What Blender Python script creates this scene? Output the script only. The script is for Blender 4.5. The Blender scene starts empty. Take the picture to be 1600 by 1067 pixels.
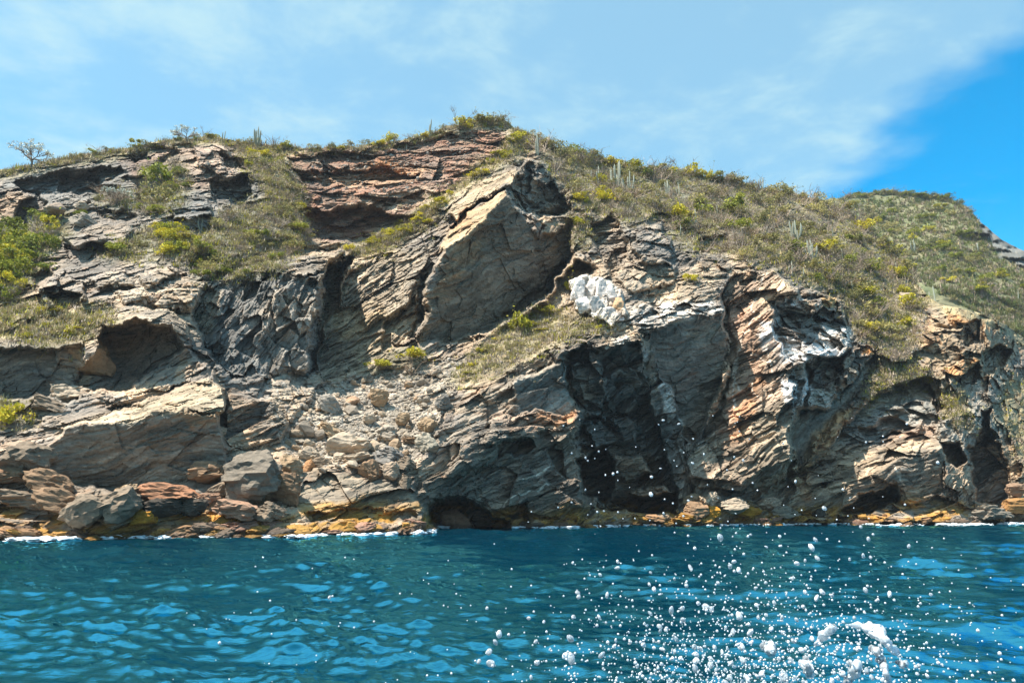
import bpy, math
import numpy as np

# ------------------------------------------------------------------ camera
SC = bpy.context.scene
COL = SC.collection
F = 1156.0                      # focal length in photograph pixels (1600 wide)
CAM_H = 2.5
HORIZON = 785.0
PITCH = math.atan((HORIZON - 533.5) / F)
cam_data = bpy.data.cameras.new('camera')
cam_data.sensor_width = 36.0
cam_data.lens = 36.0 * F / 1600.0
cam_data.clip_start = 0.05
cam_data.clip_end = 20000.0
cam = bpy.data.objects.new('camera', cam_data)
cam.location = (0, 0, CAM_H)
cam.rotation_euler = (math.pi / 2 + PITCH, 0, 0)
COL.objects.link(cam)
SC.camera = cam

# ------------------------------------------------------------------ light
SUN_EL = math.radians(62)
SUN_DIR = (-0.60, -0.27)         # horizontal direction towards the sun
_n = math.hypot(*SUN_DIR)
SUN_VEC = (SUN_DIR[0] / _n * math.cos(SUN_EL), SUN_DIR[1] / _n * math.cos(SUN_EL), math.sin(SUN_EL))
sun_data = bpy.data.lights.new('sun', 'SUN')
sun_data.energy = 5.0
sun_data.angle = math.radians(0.55)
sun_data.color = (1.0, 0.945, 0.86)
sun = bpy.data.objects.new('sun', sun_data)
from mathutils import Vector
sun.rotation_euler = Vector(SUN_VEC).to_track_quat('Z', 'Y').to_euler()
sun.location = (-60, 20, 120)
COL.objects.link(sun)

SC.view_settings.view_transform = 'Standard'
SC.view_settings.look = 'None'
SC.view_settings.gamma = 1.0
SC.view_settings.exposure = 1.0
SC.view_settings.use_curve_mapping = False
try:
    SC.cycles.max_bounces = 6
    SC.cycles.diffuse_bounces = 3
    SC.cycles.glossy_bounces = 3
    SC.cycles.transmission_bounces = 6
    SC.cycles.transparent_max_bounces = 8
    SC.cycles.caustics_reflective = False
    SC.cycles.caustics_refractive = False
    SC.cycles.use_denoising = True
except Exception:
    pass


class NT:
    """small helper for building node trees"""
    def __init__(s, tree):
        s.t = tree
        s.n = tree.nodes
        s.l = tree.links

    def node(s, typ, ins=None, **kw):
        n = s.n.new(typ)
        for k, v in kw.items():
            setattr(n, k, v)
        for k, v in (ins or {}).items():
            s.set(n, k, v)
        return n

    def set(s, n, k, v):
        sock = n.inputs[k]
        if hasattr(v, 'is_output'):
            s.l.new(v, sock)
        else:
            sock.default_value = v

    def math(s, op, a, b=0.0, c=None, clamp=False):
        n = s.node('ShaderNodeMath', operation=op, use_clamp=clamp)
        s.set(n, 0, a)
        s.set(n, 1, b)
        if c is not None:
            s.set(n, 2, c)
        return n.outputs[0]

    def remap(s, v, a, b, c=0.0, d=1.0, smooth=False):
        n = s.node('ShaderNodeMapRange', clamp=True)
        if smooth:
            n.interpolation_type = 'SMOOTHSTEP'
        for i, x in enumerate((v, a, b, c, d)):
            s.set(n, i, x)
        return n.outputs[0]

    def mix(s, f, a, b, blend='MIX'):
        n = s.node('ShaderNodeMix', data_type='RGBA', blend_type=blend)
        s.set(n, 0, f)
        for k, v in ((6, a), (7, b)):
            if not hasattr(v, 'is_output'):
                v = tuple(v) + (1.0,) if len(v) == 3 else v
            s.set(n, k, v)
        return n.outputs[2]

    def noise(s, vec, scale, detail=4, rough=0.55, dist=0.0):
        n = s.node('ShaderNodeTexNoise', ins={'Scale': scale, 'Detail': detail, 'Roughness': rough, 'Distortion': dist})
        if vec is not None:
            s.l.new(vec, n.inputs['Vector'])
        return n.outputs[0]


# ------------------------------------------------------------------ sky
world = bpy.data.worlds.new('World')
SC.world = world
world.use_nodes = True
W = NT(world.node_tree)
W.n.clear()
sky = W.node('ShaderNodeTexSky', sky_type='NISHITA', sun_disc=False)
sky.sun_elevation = SUN_EL
sky.sun_rotation = math.atan2(SUN_VEC[0], SUN_VEC[1])
sky.altitude = 5.0
sky.air_density = 1.0
sky.dust_density = 0.35
sky.ozone_density = 3.0
blue = W.node('ShaderNodeHueSaturation', ins={'Hue': 0.483, 'Saturation': 1.52, 'Value': 1.28, 'Color': sky.outputs[0]}).outputs[0]
tc = W.node('ShaderNodeTexCoord').outputs['Generated']
sep = W.node('ShaderNodeSeparateXYZ', ins={0: tc})
zz = W.math('MAXIMUM', sep.outputs[2], 0.0)
zz = W.math('ADD', zz, 0.06)
u = W.math('DIVIDE', sep.outputs[0], zz)
v = W.math('DIVIDE', sep.outputs[1], zz)
p = W.node('ShaderNodeCombineXYZ', ins={0: u, 1: v, 2: 0.0}).outputs[0]
pst = W.node('ShaderNodeMapping', ins={0: p, 'Rotation': (0, 0, math.radians(-24)), 'Scale': (1.0, 1.15, 1.0)}).outputs[0]
big = W.noise(pst, 1.1, 5, 0.5, 0.0)
fine = W.noise(pst, 3.0, 9, 0.62, 0.25)
edgen = W.noise(p, 1.5, 5, 0.5, 0.2)
# the cloud deck ends along a line on the right, with a ragged edge
e = W.math('MULTIPLY_ADD', W.math('SUBTRACT', edgen, 0.5), 0.9, u)
deck = W.remap(e, 0.86, 1.08, 1.0, 0.0, smooth=True)
wisp = W.remap(W.math('MULTIPLY_ADD', fine, 0.55, W.math('MULTIPLY', big, 0.45)), 0.43, 0.64, 0.0, 1.0, smooth=True)
veil = W.math('MULTIPLY_ADD', wisp, 0.44, 0.48)
dens = W.math('MULTIPLY', veil, deck)
farwisp = W.math('MULTIPLY', W.remap(fine, 0.52, 0.74, 0.0, 0.5, smooth=True), 0.25)
dens = W.math('MAXIMUM', dens, farwisp)
cloud = W.node('ShaderNodeRGB')
cloud.outputs[0].default_value = (3.2, 4.5, 4.7, 1.0)
skycol = W.mix(dens, blue, cloud.outputs[0])
bg = W.node('ShaderNodeBackground', ins={'Color': skycol, 'Strength': 0.1})
out = W.node('ShaderNodeOutputWorld', ins={'Surface': bg.outputs[0]})


# ------------------------------------------------------------------ numpy noise
RNG = np.random.default_rng(11)
_perm = RNG.permutation(512).astype(np.int32)
_grad = RNG.normal(size=(512, 3)).astype(np.float32)
_grad /= np.linalg.norm(_grad, axis=1)[:, None]
_gx, _gy, _gz = (np.ascontiguousarray(_grad[:, i]) for i in range(3))


def _hash(i, j, k):
    return _perm[(_perm[(_perm[i & 511] + j) & 511] + k) & 511]


def perlin(x, y, z):
    x, y, z = np.broadcast_arrays(np.asarray(x, np.float32), np.asarray(y, np.float32), np.asarray(z, np.float32))
    if x.size > 60000:
        shp = x.shape
        xf, yf, zf = x.ravel(), y.ravel(), z.ravel()
        out = np.empty(xf.size, np.float32)
        for s in range(0, xf.size, 50000):
            out[s:s + 50000] = _perlin(xf[s:s + 50000], yf[s:s + 50000], zf[s:s + 50000])
        return out.reshape(shp)
    return _perlin(x, y, z)


def _perlin(x, y, z):
    xi = np.floor(x); yi = np.floor(y); zi = np.floor(z)
    fx = x - xi; fy = y - yi; fz = z - zi
    xi = xi.astype(np.int32); yi = yi.astype(np.int32); zi = zi.astype(np.int32)
    ux = fx * fx * fx * (fx * (fx * 6 - 15) + 10)
    uy = fy * fy * fy * (fy * (fy * 6 - 15) + 10)
    uz = fz * fz * fz * (fz * (fz * 6 - 15) + 10)
    res = np.zeros(x.shape, np.float32)
    for dx in (0, 1):
        wx = ux if dx else 1 - ux
        hx = _perm[(xi + dx) & 511]
        for dy in (0, 1):
            wxy = wx * (uy if dy else 1 - uy)
            hy = _perm[(hx + yi + dy) & 511]
            for dz in (0, 1):
                h = _perm[(hy + zi + dz) & 511]
                d = _gx[h] * (fx - dx) + _gy[h] * (fy - dy) + _gz[h] * (fz - dz)
                res += wxy * (uz if dz else 1 - uz) * d
    return res * 1.5


def fbm(x, y, z, octv=4, gain=0.5, lac=2.03):
    a, s, tot = 1.0, 1.0, 0
    for o in range(octv):
        tot = tot + a * perlin(x * s + 17.3 * o, y * s - 9.1 * o, z * s + 5.7 * o)
        a *= gain
        s *= lac
    return tot


def ridged(x, y, z, octv=4, gain=0.5):
    a, s, tot = 1.0, 1.0, 0
    for o in range(octv):
        n = 1 - np.abs(perlin(x * s + 31.7 * o, y * s + 3.3 * o, z * s - 8.1 * o)) * 2
        tot = tot + a * n
        a *= gain
        s *= 2.07
    return tot


def facets(x, y, z, seed=0, tilt=0.8):
    """Voronoi cells, every cell a randomly tilted plane: angular broken rock.
    returns (height, cell random, edge distance)"""
    shp = x.shape
    xf, yf, zf = (q.astype(np.float32).ravel() for q in (x, y, z))
    R = np.random.default_rng(100 + seed)
    jit = R.random((3, 512)).astype(np.float32)
    til = R.normal(size=(4, 512)).astype(np.float32)
    outs = [np.empty(xf.size, np.float32) for _ in range(3)]
    for s in range(0, xf.size, 40000):
        r = _facets(xf[s:s + 40000], yf[s:s + 40000], zf[s:s + 40000], seed, tilt, jit, til)
        for o, q in zip(outs, r):
            o[s:s + 40000] = q
    return tuple(o.reshape(shp) for o in outs)


def _facets(x, y, z, seed, tilt, jit, til):
    xi = np.floor(x); yi = np.floor(y); zi = np.floor(z)
    fx = x - xi; fy = y - yi; fz = z - zi
    xi = xi.astype(np.int32) + seed * 7; yi = yi.astype(np.int32); zi = zi.astype(np.int32)
    best = np.full(x.shape, 1e9, np.float32)
    sec = np.full(x.shape, 1e9, np.float32)
    hid = np.zeros(x.shape, np.int32)
    cell = np.zeros(x.shape, np.int32)
    n = 0
    off = []
    for dx in (-1, 0, 1):
        hx = _perm[(xi + dx) & 511]
        for dy in (-1, 0, 1):
            hy = _perm[(hx + yi + dy) & 511]
            for dz in (-1, 0, 1):
                h = _perm[(hy + zi + dz) & 511]
                d = (fx - dx - jit[0][h]) ** 2 + (fy - dy - jit[1][h]) ** 2 + (fz - dz - jit[2][h]) ** 2
                m = d < best
                np.minimum(sec, np.where(m, best, d), out=sec)
                np.copyto(best, d, where=m)
                np.copyto(hid, h, where=m)
                cell[m] = n
                off.append((dx, dy, dz))
                n += 1
    off = np.array(off, np.float32)
    bx = fx - off[cell, 0] - jit[0][hid]
    by = fy - off[cell, 1] - jit[1][hid]
    bz = fz - off[cell, 2] - jit[2][hid]
    hgt = til[3][hid] * 0.5 + tilt * (til[0][hid] * bx + til[1][hid] * by + til[2][hid] * bz)
    return hgt, (hid % 97) / 97.0, np.sqrt(sec) - np.sqrt(best)


def sstep(a, b, x):
    t = np.clip((x - a) / (b - a), 0, 1)
    return t * t * (3 - 2 * t)


def ray(px, py):
    px = np.asarray(px, np.float64); py = np.asarray(py, np.float64)
    yv = (533.5 - py) / F
    c, s = math.cos(PITCH), math.sin(PITCH)
    return (px - 800.0) / F, c - yv * s, s + yv * c


def at(px, py, Y):
    """point seen at a photograph pixel, at ground distance Y"""
    dx, dy, dz = ray(px, py)
    t = Y / dy
    return np.stack([dx * t, np.broadcast_to(Y, np.shape(t)) * 1.0, CAM_H + dz * t], -1)


def poly_sd(poly, px, py):
    """signed distance to a polygon, positive inside"""
    P = np.array(poly, np.float64)
    n = len(P)
    d2 = np.full(px.shape, 1e12)
    inside = np.zeros(px.shape, bool)
    for i in range(n):
        ax, ay = P[i]
        bx, by = P[(i + 1) % n]
        ex, ey = bx - ax, by - ay
        wx, wy = px - ax, py - ay
        t = np.clip((wx * ex + wy * ey) / (ex * ex + ey * ey + 1e-9), 0, 1)
        qx, qy = wx - t * ex, wy - t * ey
        d2 = np.minimum(d2, qx * qx + qy * qy)
        c = ((ay <= py) & (by > py)) | ((by <= py) & (ay > py))
        xint = ax + (py - ay) / (by - ay if by != ay else 1e-9) * ex
        inside ^= c & (px < xint)
    d = np.sqrt(d2)
    return np.where(inside, d, -d)


def tps_fit(pts, lam=1e-3):
    P = np.array(pts, np.float64)
    xy = P[:, :2] / 100.0
    n = len(P)
    d = np.linalg.norm(xy[:, None] - xy[None], axis=2)
    K = np.where(d > 0, d * d * np.log(d + 1e-12), 0) + lam * np.eye(n)
    Q = np.concatenate([np.ones((n, 1)), xy], 1)
    A = np.block([[K, Q], [Q.T, np.zeros((3, 3))]])
    b = np.concatenate([P[:, 2], np.zeros(3)])
    return xy, np.linalg.lstsq(A, b, rcond=None)[0]


def tps_eval(fit, px, py):
    xy, w = fit
    x = px / 100.0
    y = py / 100.0
    n = len(xy)
    r = w[n] + w[n + 1] * x + w[n + 2] * y
    for i in range(n):
        d2 = (x - xy[i, 0]) ** 2 + (y - xy[i, 1]) ** 2
        r = r + w[i] * 0.5 * d2 * np.log(d2 + 1e-12)
    return r


def plane_eval(pts, px, py):
    P = np.array(pts, np.float64)
    A = np.c_[np.ones(len(P)), P[:, :2]]
    c = np.linalg.lstsq(A, P[:, 2], rcond=None)[0]
    return c[0] + c[1] * px + c[2] * py


# ------------------------------------------------------------------ mesh helpers
def tag(o, label=None, cat=None, group=None, kind=None):
    if label:
        o['label'] = label
    if cat:
        o['category'] = cat
    if group:
        o['group'] = group
    if kind:
        o['kind'] = kind
    return o


def mesh_np(name, verts, faces, smooth=True, mats=(), cols=None, mat_idx=None, colname='Col'):
    """faces: array (n, k) with k = 3 or 4"""
    me = bpy.data.meshes.new(name)
    verts = np.asarray(verts, np.float32)
    faces = np.asarray(faces, np.int32)
    nf, k = faces.shape
    me.vertices.add(len(verts))
    me.vertices.foreach_set('co', verts.ravel())
    me.loops.add(nf * k)
    me.loops.foreach_set('vertex_index', faces.ravel())
    me.polygons.add(nf)
    me.polygons.foreach_set('loop_start', np.arange(0, nf * k, k, dtype=np.int32))
    me.polygons.foreach_set('loop_total', np.full(nf, k, np.int32))
    me.polygons.foreach_set('use_smooth', np.full(nf, smooth, bool))
    if mat_idx is not None:
        me.polygons.foreach_set('material_index', np.asarray(mat_idx, np.int32))
    for m in mats:
        me.materials.append(m)
    if cols is not None:
        a = me.color_attributes.new(colname, 'FLOAT_COLOR', 'POINT')
        c = np.ones((len(verts), 4), np.float32)
        c[:, :cols.shape[1]] = cols
        a.data.foreach_set('color', c.ravel())
    me.update(calc_edges=True)
    return me


def link(name, me, parent=None, loc=None):
    o = bpy.data.objects.new(name, me)
    COL.objects.link(o)
    if parent is not None:
        o.parent = parent
    if loc is not None:
        o.location = loc
    return o


def grid_faces(nr, nc):
    i = np.arange(nr * nc).reshape(nr, nc)
    return np.stack([i[:-1, :-1], i[:-1, 1:], i[1:, 1:], i[1:, :-1]], -1).reshape(-1, 4)


def new_mat(name):
    m = bpy.data.materials.new(name)
    m.use_nodes = True
    t = NT(m.node_tree)
    t.n.clear()
    return m, t

# ------------------------------------------------------------------ materials
def rock_material(name, use_attr):
    m, t = new_mat(name)
    geo = t.node('ShaderNodeNewGeometry')
    pos = geo.outputs['Position']
    if use_attr:
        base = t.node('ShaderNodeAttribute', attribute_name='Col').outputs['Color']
    else:
        base = t.node('ShaderNodeObjectInfo').outputs['Color']
    st = t.node('ShaderNodeMapping', ins={0: pos, 'Rotation': (0, math.radians(24), 0), 'Scale': (0.35, 0.5, 2.4)}).outputs[0]
    n1 = t.noise(st, 1.6, 5, 0.68, 0.3)
    n2 = t.noise(pos, 0.55, 3, 0.6)
    n3 = t.noise(pos, 4.0, 4, 0.7)
    k = t.math('MULTIPLY_ADD', n1, 0.85, 0.10)
    k = t.math('ADD', k, t.math('MULTIPLY', n3, 0.7))
    k = t.remap(k, 0.50, 1.25, 0.42, 1.62)
    kc = t.node('ShaderNodeCombineColor', ins={0: k, 1: k, 2: k}).outputs[0]
    c = t.mix(1.0, base, kc, 'MULTIPLY')
    # iron staining and pale lichen that follow the bedding
    rust = t.remap(t.math('MULTIPLY', n2, n1), 0.30, 0.42, 0.0, 0.35, smooth=True)
    c = t.mix(rust, c, t.mix(1.0, base, (1.35, 0.82, 0.5), 'MULTIPLY'))
    pale = t.remap(n3, 0.60, 0.74, 0.0, 0.35, smooth=True)
    c = t.mix(pale, c, t.mix(0.4, base, (0.55, 0.49, 0.43)))
    h = t.math('MULTIPLY_ADD', n1, 0.55, t.math('MULTIPLY', n3, 0.30))
    bump = t.node('ShaderNodeBump', ins={'Strength': 0.8, 'Distance': 0.28, 'Height': h})
    # wet rock just above the water is darker and glossy
    z = t.node('ShaderNodeSeparateXYZ', ins={0: pos}).outputs[2]
    wet = t.remap(t.math('MULTIPLY_ADD', n2, -0.7, z), -0.1, 0.35, 1.0, 0.0, smooth=True)
    c = t.mix(t.math('MULTIPLY', wet, 0.55), c, (0.03, 0.022, 0.016))
    rough = t.remap(wet, 0.0, 1.0, 0.9, 0.3)
    b = t.node('ShaderNodeBsdfPrincipled', ins={'Base Color': c, 'Roughness': rough, 'Normal': bump.outputs[0], 'Specular IOR Level': 0.25})
    t.node('ShaderNodeOutputMaterial', ins={'Surface': b.outputs[0]})
    return m


MAT_CLIFF = rock_material('cliff_rock', True)
MAT_ROCK = rock_material('boulder_rock', False)


def leaf_material(name, col, var=0.35, trans=0.25, dry=False):
    m, t = new_mat(name)
    inf = t.node('ShaderNodeObjectInfo')
    geo = t.node('ShaderNodeNewGeometry')
    isl = geo.outputs['Random Per Island']
    k = t.math('MULTIPLY_ADD', isl, 2 * var, 1 - var)
    k = t.math('MULTIPLY', k, t.math('MULTIPLY_ADD', inf.outputs['Random'], 0.5, 0.75))
    kc = t.node('ShaderNodeCombineColor', ins={0: k, 1: k, 2: k}).outputs[0]
    c = t.mix(1.0, col, kc, 'MULTIPLY')
    c = t.mix(t.math('MULTIPLY', inf.outputs['Random'], 0.3), c, t.mix(1.0, c, (1.35, 1.0, 0.7), 'MULTIPLY'))
    d = t.node('ShaderNodeBsdfPrincipled', ins={'Base Color': c, 'Roughness': 0.65, 'Specular IOR Level': 0.25})
    tr = t.node('ShaderNodeBsdfTranslucent', ins={'Color': c})
    mx = t.node('ShaderNodeMixShader', ins={0: trans, 1: d.outputs[0], 2: tr.outputs[0]})
    t.node('ShaderNodeOutputMaterial', ins={'Surface': mx.outputs[0]})
    return m


def plain_material(name, col, rough=0.8, nscale=8.0, namt=0.4):
    m, t = new_mat(name)
    pos = t.node('ShaderNodeNewGeometry').outputs['Position']
    n = t.noise(pos, nscale, 5, 0.6)
    k = t.math('MULTIPLY_ADD', n, 2 * namt, 1 - namt)
    kc = t.node('ShaderNodeCombineColor', ins={0: k, 1: k, 2: k}).outputs[0]
    c = t.mix(1.0, col, kc, 'MULTIPLY')
    b = t.node('ShaderNodeBsdfPrincipled', ins={'Base Color': c, 'Roughness': rough, 'Specular IOR Level': 0.2})
    t.node('ShaderNodeOutputMaterial', ins={'Surface': b.outputs[0]})
    return m


MAT_LEAF = leaf_material('leaf_green', (0.24, 0.27, 0.035))
MAT_LEAF_Y = leaf_material('leaf_yellow_green', (0.46, 0.43, 0.035))
MAT_LEAF_O = leaf_material('leaf_olive', (0.31, 0.29, 0.11))
MAT_TWIG = leaf_material('dry_twig', (0.36, 0.295, 0.235), trans=0.05)
MAT_STRAW = leaf_material('dry_straw', (0.47, 0.39, 0.21), trans=0.2)
MAT_BARK = plain_material('bark', (0.22, 0.18, 0.145))
MAT_CACTUS = plain_material('cactus_skin', (0.36, 0.37, 0.29), 0.7, 3.0, 0.3)
MAT_FLOWER = plain_material('pale_blossom', (0.66, 0.66, 0.55), 0.7, 20, 0.2)
MAT_FAR_OLIVE = leaf_material('far_olive', (0.19, 0.195, 0.09))
MAT_FAR_GREEN = leaf_material('far_green', (0.18, 0.22, 0.07))

# ------------------------------------------------------------------ the headland cliff
SKY = np.array([(-160, 285), (-70, 275), (0, 266), (40, 258), (90, 249), (140, 240), (185, 233), (240, 222), (290, 216), (330, 212),
                (370, 220), (410, 227), (450, 231), (500, 232), (560, 228), (620, 222), (670, 210), (700, 197), (740, 190), (785, 189),
                (815, 203), (845, 220), (880, 236), (930, 249), (990, 262), (1050, 268), (1110, 277), (1150, 288), (1190, 296),
                (1240, 302), (1290, 315), (1325, 330), (1360, 362), (1400, 396), (1428, 440), (1455, 468), (1490, 478), (1540, 490),
                (1575, 512), (1600, 526), (1670, 545), (1760, 560)], float)
GX0, GX1, GY1 = -150.0, 1750.0, 872.0
NC, NR = 1370, 520
gx = np.linspace(GX0, GX1, NC)
sky_n = perlin(gx / 28, 3.1, 0.5) * 4 + perlin(gx / 9, 7.7, 0.5) * 2.0
gsky = np.interp(gx, SKY[:, 0], SKY[:, 1]) + sky_n
gv = np.linspace(0, 1, NR)
PX = np.broadcast_to(gx[None], (NR, NC)).copy()
PY = GY1 + (gsky[None] - GY1) * gv[:, None]

BASE = [
    # shore and below
    (-160, 872, 50), (0, 872, 51.5), (0, 838, 52), (200, 872, 53), (200, 836, 53.5), (430, 872, 55), (430, 830, 56), (650, 872, 63), (650, 827, 64),
    (760, 872, 72), (760, 822, 73), (900, 872, 76), (900, 820, 77), (1080, 872, 84), (1080, 816, 85), (1250, 872, 92), (1250, 815, 93),
    (1400, 872, 98), (1400, 813, 99), (1520, 872, 104), (1520, 810, 105), (1600, 872, 109), (1600, 806, 110), (1750, 872, 114), (1750, 804, 116),
    # left column
    (-160, 700, 56), (0, 760, 55.5), (0, 700, 58), (0, 620, 63), (0, 540, 66), (0, 480, 72), (0, 400, 80), (0, 330, 89), (0, 266, 96), (-160, 285, 95),
    (200, 700, 59), (200, 600, 65), (200, 500, 68), (200, 440, 75), (200, 380, 82), (200, 300, 92), (200, 232, 100),
    (400, 760, 60), (400, 690, 66), (400, 600, 74), (400, 500, 78), (400, 420, 82), (400, 330, 92), (400, 226, 104),
    # middle
    (560, 760, 63), (560, 700, 69), (560, 640, 76), (560, 590, 81.5), (560, 500, 87), (560, 420, 91), (560, 370, 97), (560, 300, 103), (560, 229, 108),
    (690, 700, 70), (700, 640, 75), (700, 590, 80), (720, 540, 84), (760, 500, 87), (760, 400, 90), (760, 300, 95), (740, 260, 103), (785, 189, 114),
    (820, 700, 75), (830, 600, 78), (850, 520, 83), (880, 450, 88), (900, 380, 95), (880, 300, 103), (845, 220, 115),
    (980, 700, 82), (980, 600, 82), (980, 520, 82), (960, 450, 87), (980, 380, 95), (1000, 320, 106), (990, 262, 122),
    (1120, 740, 87), (1100, 600, 88), (1080, 500, 86), (1060, 430, 93), (1090, 360, 106), (1110, 277, 135),
    # right
    (1200, 740, 91), (1200, 600, 93), (1200, 500, 95.5), (1200, 430, 100), (1230, 370, 117), (1240, 302, 145),
    (1330, 740, 97), (1330, 650, 101), (1330, 560, 105), (1330, 480, 111), (1330, 400, 126), (1325, 330, 148),
    (1440, 720, 101), (1440, 640, 107), (1440, 560, 112), (1440, 500, 119), (1428, 440, 134),
    (1530, 740, 107), (1530, 650, 112), (1530, 560, 118), (1540, 490, 127),
    (1610, 740, 115), (1610, 650, 122), (1610, 526, 139), (1750, 700, 124), (1750, 560, 146),
]
WARPX = perlin(PX / 42, PY / 42, 0.3) * 9 + perlin(PX / 13, PY / 13, 4.3) * 4.5 + perlin(PX / 5, PY / 5, 8.1) * 2.0
WARPY = perlin(PX / 42, PY / 42, 11.3) * 9 + perlin(PX / 13, PY / 13, 14.3) * 4.0 + perlin(PX / 5, PY / 5, 18.1) * 1.6
PXW = PX + WARPX
PYW = PY + WARPY
YD = tps_eval(tps_fit(BASE, 0.02), PX, PY)


def sub(poly, m):
    P = np.array(poly, float)
    a, b = P.min(0) - m, P.max(0) + m
    return (PXW > a[0]) & (PXW < b[0]) & (PYW > a[1]) & (PYW < b[1])


def mask(poly, soft=4.0):
    w = np.zeros(PX.shape, np.float32)
    s = sub(poly, soft + 2)
    w[s] = sstep(-soft, soft, poly_sd(poly, PXW[s], PYW[s]))
    return w


ROUGH = np.ones(PX.shape, np.float32)
THETA = np.where(PXW < 455, 18.0, 31.0).astype(np.float32)


def facet(poly, pts, soft=3.0, rough=None, theta=None, add=False):
    s = sub(poly, soft + 2)
    w = sstep(-soft, soft, poly_sd(poly, PXW[s], PYW[s]))
    if add:
        YD[s] = YD[s] + pts * w
    else:
        val = np.full(s.sum(), float(pts)) if np.isscalar(pts) else (plane_eval(pts, PX[s], PY[s]) if len(pts) <= 3 else tps_eval(tps_fit(pts, 0.05), PX[s], PY[s]))
        YD[s] = YD[s] * (1 - w) + val * w
    if rough is not None:
        ROUGH[s] = ROUGH[s] * (1 - w) + rough * w
    if theta is not None:
        t = THETA[s]
        t[w > 0.5] = theta
        THETA[s] = t


# --- rock masses, back to front (pixel outline, distance at points)
# red earth bank below the crest
facet([(445, 236), (560, 232), (680, 215), (770, 200), (800, 235), (740, 280), (650, 330), (560, 380), (490, 372), (455, 300)],
      [(450, 240, 105), (560, 235, 108), (680, 218, 110), (770, 205, 112), (740, 275, 104.5), (640, 325, 101), (560, 370, 98.5), (490, 365, 97.5), (460, 300, 100.5)], 5, 0.8, 4)
facet([(455, 318), (520, 330), (560, 322), (600, 338), (650, 340), (640, 356), (600, 372), (545, 385), (490, 372), (470, 350)], 5.0, 3, 0.7, 4, add=True)
facet([(458, 262), (520, 268), (600, 262), (660, 275), (600, 284), (520, 290), (470, 284)], 2.2, 2, add=True)
# bank left of it, scrub covered
facet([(375, 240), (430, 236), (462, 280), (490, 350), (470, 400), (410, 370)], -1.8, 18, 0.6, add=True)
# upper left ledges
facet([(20, 290), (70, 272), (150, 262), (190, 258), (195, 270), (150, 285), (120, 300), (90, 310), (40, 300)], 4.0, 2.5, theta=14, add=True)
facet([(30, 320), (60, 300), (75, 320), (70, 345), (45, 355), (25, 345)], 4.5, 2.5, add=True)
facet([(120, 300), (160, 285), (185, 290), (180, 310), (150, 318), (125, 315)], 4.0, 2.5, add=True)
facet([(180, 275), (230, 235), (270, 225), (275, 240), (240, 255), (215, 275)], -2.0, 2.5, add=True)
facet([(300, 225), (345, 220), (370, 255), (385, 275), (350, 275), (310, 260)], -2.5, 2.5, theta=25, add=True)
facet([(330, 280), (385, 275), (392, 310), (360, 328), (335, 315)], 4.0, 2.5, theta=25, add=True)
facet([(262, 320), (290, 300), (325, 310), (330, 335), (310, 345), (270, 340)], -2.0, 2.5, theta=25, add=True)
facet([(270, 345), (330, 340), (335, 365), (300, 372), (275, 362)], 2.5, 2.5, theta=25, add=True)
facet([(100, 365), (190, 345), (205, 360), (190, 380), (120, 385)], -2.2, 2.5, theta=22, add=True)
facet([(105, 382), (190, 378), (180, 398), (110, 402)], 2.2, 2.5, theta=22, add=True)
facet([(60, 455), (90, 430), (130, 440), (135, 470), (100, 488), (75, 480)], -2.0, 2.5, add=True)
facet([(75, 465), (95, 452), (128, 462), (125, 485), (90, 486)], 3.2, 2.5, add=True)
facet([(230, 460), (300, 440), (345, 450), (340, 480), (300, 490), (250, 480)], -1.8, 3, add=True)

for po, dd in [([(95, 275), (150, 270), (170, 295), (120, 312), (90, 300)], 3.0), ([(0, 350), (40, 340), (55, 360), (20, 378), (-20, 372)], 3.0), ([(150, 330), (200, 322), (215, 340), (180, 352)], 2.5), ([(215, 288), (250, 300), (250, 325), (222, 318)], 2.0),
               ([(205, 240), (262, 226), (285, 244), (240, 268), (210, 262)], 2.6), ([(345, 240), (380, 250), (385, 272), (352, 268)], 3.2), ([(285, 398), (330, 392), (345, 412), (300, 424)], 2.0), ([(40, 430), (75, 415), (85, 432), (55, 448)], 2.0),
               ([(140, 432), (190, 420), (205, 436), (160, 450)], -1.6), ([(215, 425), (262, 415), (275, 432), (230, 446)], -1.6), ([(180, 455), (225, 446), (240, 466), (195, 474)], -1.4)]:
    facet(po, dd, 4, add=True)
# broken wall left of the gully
facet([(330, 432), (420, 420), (478, 436), (508, 428), (498, 500), (486, 572), (430, 592), (360, 585), (322, 540), (300, 500)],
      [(340, 440, 79.5), (420, 424, 79), (500, 432, 79.5), (490, 520, 78), (485, 570, 77.5), (360, 580, 75), (330, 520, 77)], 4, 1.15, 62)
facet([(310, 440), (400, 400), (480, 400), (530, 395), (510, 425), (478, 437), (420, 424), (340, 440)], [(310, 440, 79), (400, 405, 84), (480, 400, 85), (520, 400, 86), (505, 425, 80), (420, 424, 79)], 4, 1.0, 30)
# gully
facet([(512, 425), (548, 402), (530, 450), (512, 500), (500, 545), (494, 575), (480, 578), (486, 520), (497, 460)], 7.0, 4, add=True)
# lit slab right of the gully
facet([(545, 424), (600, 398), (668, 378), (686, 410), (664, 470), (645, 530), (600, 560), (505, 592), (494, 572), (515, 490)],
      [(545, 424, 93), (600, 402, 93), (668, 382, 92), (660, 460, 87.5), (640, 530, 85), (600, 556, 84), (505, 590, 84.5), (500, 550, 87), (520, 485, 90.5)], 3, 0.95, 36)
facet([(560, 470), (610, 440), (650, 440), (640, 475), (600, 500), (575, 510)], -1.6, 2.5, add=True)
facet([(600, 510), (650, 470), (658, 500), (630, 545), (600, 548)], 1.8, 2.5, add=True)
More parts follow.
